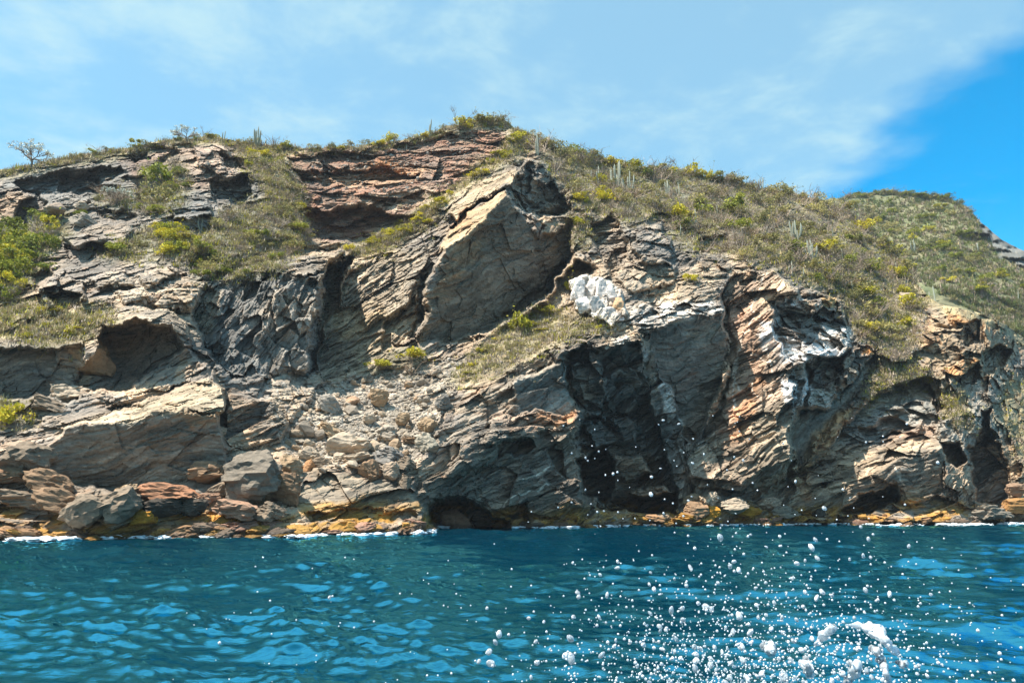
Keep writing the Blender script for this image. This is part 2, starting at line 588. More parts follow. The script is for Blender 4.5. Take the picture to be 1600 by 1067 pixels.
# big shaded slab
facet([(664, 505), (668, 440), (700, 388), (742, 345), (792, 302), (815, 335), (840, 372), (895, 352), (898, 395), (850, 465), (785, 505), (720, 532), (650, 532)],
      [(664, 505, 83.5), (668, 440, 83.6), (700, 390, 84.8), (790, 306, 88.5), (840, 372, 95), (895, 355, 101), (890, 400, 100.5), (850, 462, 98.5), (785, 500, 94), (720, 530, 89.5), (655, 530, 84.5), (760, 420, 89.5)], 3.0, 0.42, 38)
facet([(835, 372), (870, 340), (900, 350), (900, 395), (860, 455), (838, 450), (842, 410)], 1.6, 2, 0.6, 36, add=True)
facet([(786, 490), (845, 448), (884, 402), (890, 410), (850, 462), (792, 502)], 2.5, 1.5, add=True)
facet([(660, 428), (670, 425), (660, 500), (642, 535), (636, 533), (652, 492)], 1.8, 2.5, add=True)
# its tan crest plates
facet([(688, 398), (706, 352), (745, 315), (776, 300), (796, 305), (742, 347), (702, 390)],
      [(688, 398, 88), (706, 352, 91), (776, 302, 93.5), (795, 306, 90.5), (702, 388, 86.6)], 2, 0.4, 40)
facet([(700, 330), (735, 292), (770, 270), (805, 262), (812, 280), (795, 294), (750, 305), (712, 345)],
      [(700, 330, 93), (770, 270, 100), (805, 264, 98), (795, 292, 93), (712, 343, 90.5)], 2, 0.4, 36)
facet([(700, 352), (750, 308), (790, 296), (778, 304), (744, 318), (708, 356)], 2.5, 1.5, add=True)
# dark broken rocks under the peak
facet([(806, 270), (830, 250), (860, 262), (885, 295), (888, 335), (845, 345), (815, 325), (800, 296)],
      [(806, 272, 99), (830, 252, 99.5), (885, 295, 104), (885, 335, 104), (815, 325, 99.5), (845, 300, 103)], 2.5, 1.3, 30)
facet([(828, 335), (870, 315), (878, 328), (840, 352)], -1.8, 2, add=True)

# sloping ledge right of the big slab, down to the talus
facet([(705, 600), (760, 530), (850, 472), (900, 402), (930, 425), (905, 480), (885, 530), (800, 575), (720, 625)],
      [(705, 600, 79), (760, 532, 84.5), (850, 472, 91), (905, 405, 99), (925, 430, 95.5), (900, 485, 88), (885, 530, 82.5), (800, 575, 79.5), (720, 622, 76.5)], 4, 0.5, 33)
# ledges between peak and right hillside
facet([(925, 350), (960, 335), (978, 370), (985, 410), (955, 430), (935, 400)], 4.5, 2.5, 1.1, 25, add=True)
facet([(980, 370), (1030, 345), (1052, 380), (1045, 412), (1000, 412)], -2.0, 2.5, 1.1, 25, add=True)
facet([(960, 430), (1010, 400), (1055, 412), (1045, 445), (990, 455)], -1.4, 2.5, 0.8, 30, add=True)
facet([(1090, 375), (1130, 362), (1140, 390), (1120, 402), (1095, 398)], 3.0, 2.5, add=True)
# white quartz outcrop
facet([(888, 440), (905, 432), (940, 436), (972, 452), (978, 490), (960, 506), (925, 492), (900, 478)],
      [(890, 442, 85.2), (940, 438, 86), (975, 455, 85), (975, 490, 83), (925, 490, 83.2), (900, 478, 84)], 2, 1.0, 70)

# laminated mass left of the big cave
facet([(640, 770), (650, 728), (684, 690), (700, 650), (760, 600), (830, 555), (885, 540), (902, 560), (908, 640), (905, 700), (915, 760), (905, 815), (780, 815), (740, 780), (700, 760)],
      [(642, 765, 66), (684, 690, 69.5), (700, 650, 73), (760, 602, 77), (830, 557, 79.5), (885, 543, 79.5), (905, 640, 78.5), (912, 760, 77), (800, 700, 74.0), (760, 650, 74.2), (720, 720, 70), (800, 800, 75.5), (900, 812, 77.5)], 3, 1.1, 34)
facet([(800, 603), (850, 575), (888, 560), (903, 600), (900, 650), (850, 655), (812, 640)], [(800, 605, 75.4), (888, 562, 78), (900, 650, 79.5), (812, 640, 76.2)], 3, 0.4, 34)
facet([(770, 655), (830, 645), (900, 640), (905, 668), (850, 672), (800, 690), (760, 690)], -1.6, 2, 1.0, 22, add=True)
facet([(775, 690), (825, 680), (840, 690), (810, 712), (780, 715)], 3.0, 2, add=True)
facet([(700, 700), (770, 672), (800, 690), (750, 725), (700, 745)], -0.8, 2, add=True)
facet([(735, 745), (790, 705), (845, 740), (905, 790), (880, 808), (800, 806), (760, 785)], [(735, 745, 70.8), (790, 706, 73), (845, 742, 74.5), (905, 790, 76), (790, 790, 73.5)], 2.5, 1.1, 26)
facet([(860, 690), (905, 685), (912, 735), (890, 745), (862, 730)], 3.0, 2, add=True)
# sea cave
facet([(668, 806), (682, 786), (712, 776), (738, 788), (765, 800), (792, 818), (780, 835), (690, 835), (680, 822)], 77.5, 5, 1.2)
# great dark cave
facet([(878, 556), (905, 540), (935, 548), (965, 530), (992, 528), (1008, 560), (1034, 620), (1058, 700), (1068, 770), (1050, 802), (950, 800), (908, 775), (918, 730), (902, 690), (912, 650), (890, 610)],
      [(886, 548, 83), (990, 530, 83.5), (1034, 620, 87), (1058, 700, 89), (1060, 790, 90), (930, 790, 89), (912, 700, 86.5), (898, 620, 83.5), (970, 650, 90)], 7, 1.5, 24)
facet([(885, 540), (925, 530), (992, 520), (1000, 532), (930, 542), (888, 552)], [(885, 542, 79.5), (990, 522, 80), (930, 540, 79.5)], 2, 1.0, 15)
facet([(893, 575), (930, 560), (950, 600), (935, 650), (905, 655)], -3.2, 3, 1.2, 20, add=True)
facet([(940, 590), (990, 575), (1010, 610), (985, 650), (950, 640)], -2.2, 3, 1.2, 26, add=True)
facet([(912, 662), (960, 650), (1000, 660), (990, 690), (930, 700)], -3.0, 3, 1.2, 14, add=True)
facet([(958, 716), (1005, 712), (1018, 735), (985, 748), (955, 738)], 86, 2.5, 1.0, 10)
facet([(985, 768), (1030, 756), (1050, 770), (1010, 782)], 84.5, 2, 1.0, 8)
facet([(990, 778), (1048, 770), (1055, 800), (985, 802), (962, 790)], 97, 2.5, 0.5)
facet([(905, 715), (945, 700), (960, 745), (945, 790), (915, 775)], 96, 3, 0.6)
# hanging pillar and wall right of the cave
facet([(1002, 520), (1018, 520), (1034, 590), (1062, 640), (1070, 680), (1086, 740), (1088, 800), (1058, 800), (1048, 740), (1036, 690), (1020, 640), (1008, 590)],
      [(1005, 525, 82.5), (1030, 590, 85), (1062, 640, 87), (1088, 740, 88), (1088, 798, 87), (1060, 798, 86.5), (1040, 690, 86.5), (1012, 590, 84)], 2.5, 1.1, 40)
facet([(1014, 520), (1060, 492), (1130, 488), (1139, 560), (1118, 610), (1086, 690), (1070, 680), (1062, 640), (1034, 590)],
      [(1014, 522, 84), (1060, 494, 84.5), (1130, 490, 89.5), (1139, 560, 92), (1118, 610, 92.5), (1086, 690, 91.5), (1062, 640, 89), (1034, 590, 86)], 2.5, 0.42, 20)
facet([(995, 505), (1030, 480), (1080, 470), (1125, 476), (1132, 492), (1060, 498), (1010, 520)],
      [(995, 508, 82.5), (1060, 474, 86.5), (1125, 478, 89), (1130, 490, 87), (1060, 496, 84), (1010, 518, 82.5)], 2.5, 1.1, 12)
# brown laminated face
facet([(1128, 462), (1150, 430), (1205, 422), (1240, 450), (1258, 520), (1258, 600), (1246, 700), (1215, 742), (1160, 762), (1082, 765), (1072, 742), (1100, 668), (1142, 590), (1136, 520)],
      [(1130, 465, 97), (1205, 425, 99.5), (1240, 455, 96), (1256, 600, 90), (1244, 700, 88), (1160, 760, 85.8), (1082, 760, 85.5), (1090, 690, 88.5), (1140, 595, 92), (1138, 520, 94.5)], 2.5, 1.0, 34)
facet([(1130, 480), (1140, 470), (1150, 560), (1130, 640), (1110, 660), (1138, 590)], 1.4, 2, add=True)
facet([(1075, 745), (1160, 750), (1240, 715), (1242, 740), (1180, 775), (1080, 778)], 2.4, 2.5, add=True)
# guano ledges
facet([(1205, 470), (1260, 452), (1310, 475), (1330, 520), (1335, 545), (1310, 560), (1262, 566), (1225, 560), (1212, 520)],
      [(1205, 472, 99.5), (1260, 455, 103), (1310, 478, 107), (1330, 520, 106), (1310, 558, 99), (1262, 564, 95.5), (1225, 558, 94.5)], 3, 1.3, 16)
facet([(1210, 480), (1265, 462), (1300, 478), (1300, 500), (1262, 510), (1222, 512)], 2.0, 4, add=True)
facet([(1245, 470), (1292, 470), (1300, 488), (1270, 492)], -2.5, 2, add=True)
facet([(1238, 572), (1300, 562), (1330, 555), (1310, 585), (1268, 610), (1240, 640)], 3.2, 3.5, 0.8, 20, add=True)
facet([(1262, 612), (1305, 605), (1310, 630), (1280, 650), (1262, 640)], -2.5, 2.5, 1.2, 15, add=True)
facet([(1236, 690), (1246, 640), (1290, 640), (1320, 610), (1368, 552), (1380, 560), (1330, 625), (1268, 705), (1246, 735)],
      [(1240, 700, 98), (1290, 640, 102), (1370, 555, 111), (1330, 625, 105.5), (1250, 730, 97)], 5, 0.4, 40)
facet([(1300, 575), (1350, 540), (1376, 545), (1340, 590), (1312, 605)], -1.0, 4, 1.0, 24, add=True)
# right laminated block
facet([(1175, 782), (1250, 735), (1330, 690), (1400, 676), (1468, 682), (1472, 700), (1380, 735), (1300, 775), (1225, 806)],
      [(1175, 782, 92.4), (1250, 737, 98), (1330, 692, 103), (1465, 684, 105), (1470, 698, 101.5), (1380, 732, 97.8), (1300, 772, 94.6), (1225, 804, 92.8)], 2.5, 1.0, 24)
facet([(1225, 806), (1300, 772), (1385, 730), (1472, 698), (1476, 760), (1470, 785), (1400, 800), (1330, 806), (1280, 812)],
      [(1230, 808, 92.8), (1300, 772, 94.6), (1385, 731, 97.6), (1472, 699, 101), (1474, 780, 102), (1400, 800, 98.5), (1300, 808, 95.2)], 2.5, 0.75, 24)
facet([(1312, 800), (1345, 772), (1402, 762), (1412, 776), (1380, 795), (1350, 805)], 106, 4, 0.8)
facet([(1330, 806), (1400, 784), (1470, 778), (1510, 790), (1570, 800), (1560, 815), (1450, 818), (1350, 816)],
      [(1335, 808, 97), (1400, 786, 100), (1470, 780, 103), (1560, 802, 106), (1450, 814, 99.5)], 2.5, 1.0, 8)
# grey rocks above the block
facet([(1270, 735), (1300, 690), (1340, 640), (1400, 600), (1450, 590), (1465, 640), (1465, 684), (1400, 678), (1330, 692)],
      [(1270, 735, 99), (1300, 690, 102.5), (1340, 640, 106.5), (1400, 602, 112), (1450, 592, 115), (1465, 640, 110), (1465, 682, 106), (1400, 678, 104.5), (1330, 690, 102.6)], 3, 1.0, 20)
facet([(1340, 668), (1400, 655), (1430, 668), (1400, 685), (1350, 682)], 2.5, 2.5, add=True)
facet([(1452, 590), (1470, 595), (1472, 640), (1462, 650), (1455, 620)], 4.5, 2, add=True)
facet([(1470, 690), (1500, 690), (1512, 720), (1500, 735), (1475, 720)], 5, 2.5, add=True)
# dark cleft far right
facet([(1512, 700), (1535, 670), (1545, 690), (1572, 720), (1575, 780), (1560, 795), (1525, 780)], 116, 4, 0.9)
facet([(1536, 640), (1548, 640), (1552, 690), (1538, 695)], 5, 2, add=True)
# rusty blocks top right
facet([(1482, 478), (1520, 478), (1530, 500), (1525, 525), (1495, 515)], -2.0, 2, add=True)
facet([(1500, 510), (1532, 500), (1530, 530), (1510, 540)], 4.0, 2, add=True)
facet([(1540, 500), (1568, 500), (1578, 530), (1570, 545), (1545, 540)], -2.0, 2, add=True)
facet([(1535, 550), (1560, 535), (1582, 545), (1570, 570), (1535, 585)], 5.5, 2, add=True)
facet([(1492, 590), (1525, 565), (1528, 590), (1515, 600), (1490, 600)], 4.5, 2, add=True)
facet([(1475, 575), (1515, 555), (1528, 562), (1495, 588)], -1.5, 2, add=True)

# left foreground: cave, overhang, big grey block
facet([(-60, 530), (60, 540), (130, 535), (135, 590), (120, 620), (40, 625), (-60, 620)],
      [(-60, 540, 67), (60, 545, 67.5), (130, 540, 68), (120, 620, 67.5), (-60, 620, 67)], 4, 0.5, 10)
facet([(-60, 515), (40, 528), (110, 520), (130, 535), (60, 546), (-60, 540)], [(-60, 518, 67), (110, 522, 68.5), (130, 535, 66), (60, 545, 64.5), (-60, 540, 63.5)], 3, 0.9, 12)
facet([(160, 508), (210, 490), (262, 505), (284, 545), (275, 590), (210, 612), (140, 612), (120, 595), (150, 545)],
      [(160, 510, 71), (210, 494, 71), (262, 508, 71), (282, 545, 70.5), (270, 590, 69.5), (140, 610, 69), (200, 560, 72)], 3, 0.45, 20)
facet([(150, 500), (180, 482), (215, 478), (262, 484), (286, 510), (296, 545), (283, 545), (262, 508), (212, 495), (165, 512)],
      [(150, 502, 66), (180, 484, 67.5), (215, 480, 68), (262, 486, 68), (286, 510, 66.5), (283, 543, 65.5), (262, 507, 64.5), (212, 494, 64.2)], 2.5, 1.0, 12)
facet([(200, 615), (265, 560), (290, 545), (330, 575), (345, 600), (300, 600)], [(200, 614, 66), (265, 562, 67.5), (290, 548, 67), (330, 576, 66), (345, 600, 65)], 3, 1.0, 30)
facet([(100, 670), (160, 648), (250, 615), (328, 590), (352, 604), (354, 645), (260, 642), (170, 660)],
      [(100, 669, 58.2), (160, 648, 60.5), (250, 616, 63), (328, 592, 63.5), (352, 606, 62.5), (352, 644, 59), (260, 642, 58.2), (170, 659, 58)], 2.5, 0.9, 14)
facet([(60, 706), (100, 670), (170, 658), (260, 641), (340, 643), (354, 690), (348, 745), (310, 752), (200, 768), (95, 758)],
      [(60, 706, 57.5), (100, 671, 57.8), (170, 659, 57.4), (260, 642, 57.4), (340, 644, 58), (352, 690, 59.2), (346, 745, 60.6), (200, 766, 60.2), (95, 757, 59.4)], 3.0, 0.40, 13)
facet([(165, 640), (195, 630), (225, 632), (220, 645), (180, 648)], 1.2, 2, add=True)
facet([(360, 620), (420, 628), (450, 655), (445, 690), (400, 705), (358, 700)], [(360, 622, 68), (420, 630, 69), (448, 660, 68.5), (440, 692, 67), (360, 700, 65.5)], 2.5, 1.0, 22)
# shore slab in the middle
facet([(430, 800), (452, 770), (500, 738), (560, 728), (610, 745), (648, 778), (664, 800), (660, 835), (425, 838)],
      [(430, 803, 57), (452, 772, 60), (500, 740, 63.5), (560, 732, 66), (610, 748, 65.5), (648, 778, 64.5), (662, 800, 64), (655, 834, 62.5), (430, 836, 56.3), (540, 800, 59.5)], 2.5, 0.85, 22)
facet([(470, 800), (560, 792), (640, 800), (655, 812), (560, 812), (480, 815)], 1.0, 2, add=True)
# talus cone
TALUS = [(440, 690), (470, 640), (500, 600), (560, 588), (640, 575), (700, 560), (735, 560), (700, 620), (680, 690), (640, 722), (560, 722), (480, 735)]
facet(TALUS, [(440, 690, 69), (470, 640, 75), (500, 600, 80.5), (560, 590, 82.5), (640, 576, 83.8), (720, 562, 83), (700, 620, 77), (680, 690, 70.5), (640, 720, 68.5), (560, 720, 67.5), (480, 730, 65.5)], 5, 0.35, 20)

_s = np.maximum(PX - 1040, 0)
YD -= 0.036 * _s * _s / (_s + 40)

# ------------------------------------------------------------------ vegetation zones (pixel outlines)
VEG = {
    'hill': [(848, 214), (900, 230), (1050, 255), (1190, 285), (1330, 322), (1420, 400), (1445, 470), (1430, 575), (1385, 560), (1335, 515), (1310, 465), (1250, 440),
             (1200, 415), (1130, 398), (1060, 385), (1040, 335), (985, 350), (900, 330), (885, 290), (850, 255)],
    'left_green': [(-70, 370), (30, 355), (105, 335), (112, 360), (80, 395), (60, 430), (20, 470), (-70, 480)],
    'left_grass': [(-70, 470), (60, 470), (160, 480), (190, 495), (130, 530), (60, 540), (-70, 520)],
    'upper_bush': [(222, 260), (280, 250), (300, 275), (290, 325), (240, 335), (150, 315), (155, 295), (215, 300)],
    'mid_bush': [(140, 395), (200, 372), (240, 350), (300, 365), (330, 390), (320, 420), (250, 405), (170, 405)],
    'mid_scrub': [(290, 375), (360, 318), (430, 310), (478, 340), (486, 385), (440, 425), (380, 442), (300, 432)],
    'bank_scrub': [(372, 225), (440, 230), (452, 265), (476, 310), (470, 350), (430, 338), (412, 300), (380, 262)],
    'ramp': [(535, 390), (580, 375), (650, 335), (720, 285), (790, 225), (815, 195), (835, 205), (820, 240), (770, 265), (715, 300), (665, 350), (600, 395), (560, 402)],
    'ledge': [(700, 600), (745, 550), (790, 505), (830, 480), (900, 490), (975, 510), (960, 520), (880, 530), (800, 572), (740, 592)],
    'saddle': [(880, 330), (925, 345), (930, 380), (905, 385), (888, 360)],
    'lower_hill': [(1380, 560), (1430, 570), (1470, 590), (1460, 600), (1380, 612), (1340, 650), (1350, 610)],
    'gully_right': [(1470, 612), (1500, 610), (1520, 665), (1490, 660), (1472, 640)],
    'far_right': [(1556, 640), (1570, 600), (1700, 560), (1750, 700), (1700, 740), (1590, 720)],
    'left_tuft': [(-40, 620), (40, 628), (70, 650), (40, 668), (-40, 665)],
    'talus_bush': [(560, 575), (610, 550), (660, 540), (668, 560), (640, 590), (580, 588)],
}
VM = {k: mask(p, 16.0) for k, p in VEG.items()}
crest_d = PY - gsky[None]
VM['crest'] = (sstep(20, 6, crest_d + perlin(PX / 14, PY / 14, 2.2) * 7) * ((PX < 860) | (PX > 1200)) * (1 - 0.9 * mask([(455, 238), (770, 205), (760, 240), (470, 290)], 4))).astype(np.float32)
VEGW = np.zeros(PX.shape, np.float32)
for k in VM:
    VEGW = np.maximum(VEGW, VM[k])
TALW = mask(TALUS, 8)
ROUGH *= 1 - 0.55 * np.clip(VEGW, 0, 1)
ROUGH *= 1 - 0.3 * mask([(-150, 250), (320, 215), (400, 300), (330, 430), (-150, 450)], 30)

BLOCKY = mask([(300, 500), (330, 432), (420, 420), (508, 428), (486, 580), (360, 590)], 8) + 0.8 * mask([(1205, 470), (1330, 480), (1340, 620), (1240, 650)], 8) + 0.8 * mask([(800, 240), (890, 270), (890, 345), (810, 340)], 8) + 0.7 * mask([(220, 230), (400, 215), (400, 340), (260, 380)], 10)
THETA[(PX > 300) & (PX < 510) & (THETA > 50)] = 72
LAM = np.clip(0.6 * mask([(664, 505), (700, 388), (792, 302), (840, 372), (895, 352), (890, 400), (785, 505), (650, 532)], 8) + mask([(640, 770), (684, 690), (760, 600), (885, 540), (905, 700), (900, 800), (780, 810)], 8) + mask([(1128, 462), (1205, 422), (1250, 520), (1246, 700), (1160, 762), (1076, 745)], 8) + mask([(1175, 785), (1330, 680), (1470, 682), (1474, 790), (1280, 812)], 8) + mask([(500, 590), (545, 424), (668, 380), (640, 530)], 8) + 0.7 * mask([(60, 760), (100, 665), (330, 590), (354, 745)], 8) + 0.6 * mask([(430, 830), (500, 738), (600, 740), (660, 830)], 8), 0, 1)

# ------------------------------------------------------------------ relief: bedding, joints, broken faces
P0 = at(PX, PY, YD)
X0, Z0 = P0[..., 0], P0[..., 2]
th = np.radians(THETA)
warp = fbm(X0 / 9, YD / 9, Z0 / 9, 3)
T = X0 * np.cos(th) + Z0 * np.sin(th)
S = -X0 * np.sin(th) + Z0 * np.cos(th) + warp * 0.9
Q = YD * 0.8
lump = fbm(X0 / 5.0, YD / 5.0, Z0 / 5.0, 4)
big_f, big_id, big_e = facets(T / 6.5, Q / 7.0, S / 3.4, 1, 0.8)
mid_f, mid_id, mid_e = facets(T / 4.0, Q / 3.4 + 4, S / 0.85, 2, 0.6)
blk_f, blk_id, blk_e = facets(T / 2.1, Q / 2.3 + 14, S / 1.45, 4, 0.95)
sml_f, sml_id, sml_e = facets(T / 1.15, Q / 1.1 + 9, S / 0.32, 3, 0.6)
bed = ridged(T / 9.0, Q / 9, S / 0.85, 3, 0.55)
bed2 = perlin(T / 3.5, Q / 4, S / 0.26)
scale = np.clip(YD / 80.0, 0.7, 1.3)
# beds in some places, broken blocks in others
BLK = np.clip(sstep(-0.12, 0.28, perlin(X0 / 13 + 5, YD / 13, Z0 / 13) + 0.6 * perlin(X0 / 5 + 5, YD / 5, Z0 / 5)) + BLOCKY + 0.15 - 0.6 * LAM, 0, 1)
disp = big_f * 0.95 + 0.16 * sstep(0.05, 0.0, big_e) * sstep(-0.1, 0.3, lump) + lump * 0.5 + sml_f * 0.24
disp = disp + (1 - 0.75 * BLK) * (mid_f * 0.48 - (bed - 1.0) * 0.16 - bed2 * (0.08 + 0.09 * LAM)) + BLK * (blk_f * 0.62 + 0.07 * sstep(0.10, 0.0, blk_e))
fine = perlin(X0 / 0.5, YD / 0.5, Z0 / 0.5) * 0.10 + perlin(X0 / 0.24, YD / 0.24, Z0 / 0.24) * 0.05
# talus: rubble bumps instead of bedding
rub, rub_id, rub_e = facets(X0 / 0.9, YD / 1.1, Z0 / 0.7, 5, 0.9)
YD = YD + ROUGH * scale * disp + fine
YD = YD - TALW * (rub * 0.16 + sstep(0.0, 0.35, rub_e) * 0.22)
CL = at(PX, PY, YD)

# ------------------------------------------------------------------ rock colours
C = {k: np.array(v, np.float32) for k, v in dict(
    grey=(0.225, 0.20, 0.178), tan=(0.42, 0.325, 0.235), blue=(0.165, 0.175, 0.178), brown=(0.27, 0.19, 0.135), rust=(0.50, 0.24, 0.10),
    red=(0.27, 0.145, 0.10), white=(0.74, 0.71, 0.68), dirt=(0.42, 0.345, 0.255), ochre=(0.42, 0.225, 0.045), soil=(0.195, 0.188, 0.13),
    straw=(0.36, 0.305, 0.18), dark=(0.085, 0.085, 0.085), guano=(0.68, 0.66, 0.64), moss=(0.20, 0.20, 0.04), pink=(0.40, 0.28, 0.21)).items()}
nA = fbm(X0 / 7, YD / 7, Z0 / 7, 4)[..., None]
nB = fbm(T / 6 + 40, Q / 6, S / 0.9, 4)[..., None]
nC = fbm(X0 / 2.2 + 9, YD / 2.2, Z0 / 2.2, 4)[..., None]
CC = C['grey'] * (1 - sstep(-0.35, 0.5, nA)) + C['tan'] * sstep(-0.35, 0.5, nA)
CC = CC * (1 - 0.55 * sstep(0.05, 0.5, nB)) + C['brown'] * 0.55 * sstep(0.05, 0.5, nB)
CC = (CC * (1 + 0.5 * (big_id[..., None] - 0.5)) * (1 + 0.5 * (mid_id[..., None] - 0.5)) * (1 + 0.5 * (sml_id[..., None] - 0.5))).astype(np.float32)


PN = np.clip(0.5 + 0.9 * nC[..., 0] + 0.5 * nB[..., 0], 0, 1)
PV = np.clip(1 + 0.42 * (mid_id - 0.5) + 0.40 * nB[..., 0] + 0.40 * (sml_id - 0.5) + 0.25 * (big_id - 0.5), 0.45, 1.7)


def paint(poly, col, k=0.8, soft=8.0, brk=0.5):
    """colour of a rock zone; brk = how far noise breaks it up"""
    c = C[col] if isinstance(col, str) else np.array(col, np.float32)
    if isinstance(poly, np.ndarray):
        s = poly > 0.004
        w = poly[s]
    else:
        s = sub(poly, soft + 2)
        w = sstep(-soft, soft, poly_sd(poly, PXW[s], PYW[s]))
    w = (w * k * ((1 - brk) + brk * PN[s]))[:, None]
    CC[s] = CC[s] * (1 - w) + c * PV[s][:, None] * w


paint([(-150, 260), (320, 215), (400, 300), (330, 440), (-150, 460)], (0.215, 0.20, 0.185), 0.65, 20, 0.5)
paint([(440, 228), (770, 198), (810, 235), (720, 290), (640, 340), (540, 380), (470, 372), (450, 300)], 'red', 0.9)
paint([(460, 265), (530, 275), (620, 268), (690, 258), (690, 275), (600, 292), (500, 290)], (0.46, 0.30, 0.19), 0.8, 4, 0.8)
paint([(560, 312), (680, 290), (690, 312), (620, 330), (560, 330)], (0.44, 0.35, 0.27), 0.8, 5, 0.6)
paint([(180, 235), (320, 218), (370, 260), (330, 300), (200, 280)], 'red', 0.5)
paint([(300, 225), (360, 225), (370, 262), (330, 290), (298, 265)], (0.42, 0.31, 0.25), 0.8)
paint([(0, 270), (200, 250), (210, 330), (120, 350), (0, 370)], 'blue', 0.55)
paint([(-60, 310), (40, 300), (60, 320), (0, 352), (-60, 360)], (0.42, 0.27, 0.16), 0.6)
paint([(260, 300), (400, 280), (400, 340), (270, 372)], 'blue', 0.7)
paint([(320, 430), (505, 425), (490, 590), (360, 600), (300, 520)], 'blue', 0.75, 8, 0.4)
paint([(430, 500), (490, 500), (486, 572), (440, 580)], (0.30, 0.285, 0.26), 0.7)
paint([(500, 420), (680, 380), (660, 500), (600, 560), (500, 595)], (0.30, 0.255, 0.195), 0.8)
paint([(520, 480), (590, 460), (600, 500), (530, 540)], (0.42, 0.30, 0.17), 0.6, 6, 0.7)
paint([(664, 505), (700, 388), (792, 302), (840, 372), (895, 352), (898, 395), (785, 505), (720, 532), (650, 532)], (0.165, 0.142, 0.112), 0.95, 4, 0.1)  # big slab: brown-grey painted darker than the rock, to deepen its shade
paint([(672, 470), (702, 392), (760, 340), (745, 400), (700, 470)], (0.24, 0.165, 0.10), 0.8, 8, 0.3)
paint([(688, 400), (706, 352), (776, 300), (797, 306), (702, 390)], (0.44, 0.33, 0.21), 0.95, 2, 0.15)
paint([(700, 332), (735, 292), (805, 262), (812, 280), (750, 305), (712, 345)], (0.45, 0.35, 0.24), 0.95, 2, 0.15)
paint([(803, 250), (865, 255), (890, 340), (815, 335)], 'blue', 0.7)
paint([(720, 600), (850, 480), (905, 400), (930, 430), (880, 535), (800, 580)], 'dirt', 0.8)
paint([(920, 330), (1060, 340), (1060, 420), (950, 440)], 'blue', 0.45)
paint([(888, 438), (905, 430), (945, 436), (974, 452), (980, 490), (960, 507), (925, 492), (900, 478)], (0.80, 0.76, 0.71), 1.0, 3, 0.25)
paint([(950, 468), (975, 466), (975, 488), (955, 490)], (0.55, 0.36, 0.20), 0.7, 4, 0.6)
paint([(960, 500), (1040, 474), (1130, 478), (1132, 500), (1010, 522)], 'guano', 0.6, 5, 0.8)
paint([(640, 770), (684, 690), (760, 605), (885, 542), (905, 700), (915, 810), (780, 815)], (0.26, 0.225, 0.19), 0.7)
paint([(800, 605), (888, 562), (900, 650), (812, 640)], (0.20, 0.21, 0.20), 0.8, 5, 0.2)
paint([(770, 650), (900, 638), (905, 672), (800, 692)], (0.34, 0.235, 0.17), 0.8)
paint([(862, 640), (900, 636), (902, 660), (866, 662)], 'rust', 0.7)
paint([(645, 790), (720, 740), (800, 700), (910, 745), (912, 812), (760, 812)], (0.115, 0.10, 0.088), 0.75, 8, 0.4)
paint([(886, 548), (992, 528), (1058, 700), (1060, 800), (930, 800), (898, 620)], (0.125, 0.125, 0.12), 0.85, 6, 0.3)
paint([(958, 712), (1020, 708), (1050, 775), (985, 785)], (0.30, 0.20, 0.13), 0.7)
paint([(1026, 590), (1042, 598), (1058, 640), (1072, 660), (1060, 665), (1044, 645), (1030, 615)], 'white', 1.0, 3, 0.5)
paint([(998, 535), (1012, 540), (1012, 590), (1002, 580)], 'guano', 0.7, 4, 0.8)
paint([(1014, 522), (1130, 490), (1139, 560), (1086, 690), (1034, 590)], (0.20, 0.175, 0.15), 0.9, 4, 0.2)
paint([(1128, 462), (1205, 422), (1258, 520), (1246, 700), (1160, 762), (1076, 745), (1142, 590)], (0.335, 0.245, 0.185), 0.9, 5, 0.35)
paint([(1140, 480), (1175, 470), (1190, 600), (1150, 700), (1120, 690), (1150, 590)], (0.36, 0.22, 0.15), 0.6, 8, 0.5)
paint([(1180, 640), (1250, 610), (1246, 720), (1170, 750)], (0.245, 0.22, 0.17), 0.7)
paint([(1205, 470), (1330, 500), (1340, 560), (1280, 660), (1230, 650), (1210, 560)], (0.21, 0.20, 0.195), 0.7)
for z in ([(1215, 520), (1262, 535), (1300, 540), (1330, 530), (1325, 556), (1262, 566), (1220, 562)], [(1222, 590), (1262, 590), (1270, 640), (1240, 650), (1225, 620)],
          [(1262, 615), (1306, 612), (1302, 638), (1270, 648)], [(1185, 505), (1215, 498), (1215, 540), (1190, 545)], [(1205, 478), (1250, 466), (1255, 480), (1215, 490)]):
    paint(z, (0.78, 0.77, 0.78), 0.95, 4, 0.6)
paint([(1350, 540), (1366, 540), (1366, 552), (1350, 554)], (0.60, 0.27, 0.08), 1.0, 3, 0.2)
paint([(1275, 468), (1302, 468), (1300, 482), (1280, 482)], (0.50, 0.33, 0.15), 0.9, 3, 0.3)
paint([(1240, 640), (1370, 555), (1330, 625), (1250, 730)], (0.30, 0.285, 0.25), 0.9, 4, 0.2)
paint([(1242, 740), (1262, 700), (1300, 650), (1330, 640), (1315, 680), (1280, 720), (1255, 760)], (0.46, 0.28, 0.14), 0.85, 5, 0.6)
paint([(1290, 700), (1340, 645), (1450, 590), (1465, 684), (1330, 692)], (0.27, 0.275, 0.26), 0.85, 6, 0.4)
paint([(1380, 690), (1440, 660), (1470, 675), (1400, 715)], (0.42, 0.27, 0.18), 0.7)
paint([(1175, 785), (1330, 692), (1470, 690), (1474, 780), (1280, 812)], (0.28, 0.235, 0.185), 0.7)
paint([(1460, 480), (1540, 478), (1585, 520), (1580, 590), (1470, 600), (1440, 540)], (0.37, 0.28, 0.185), 0.8)
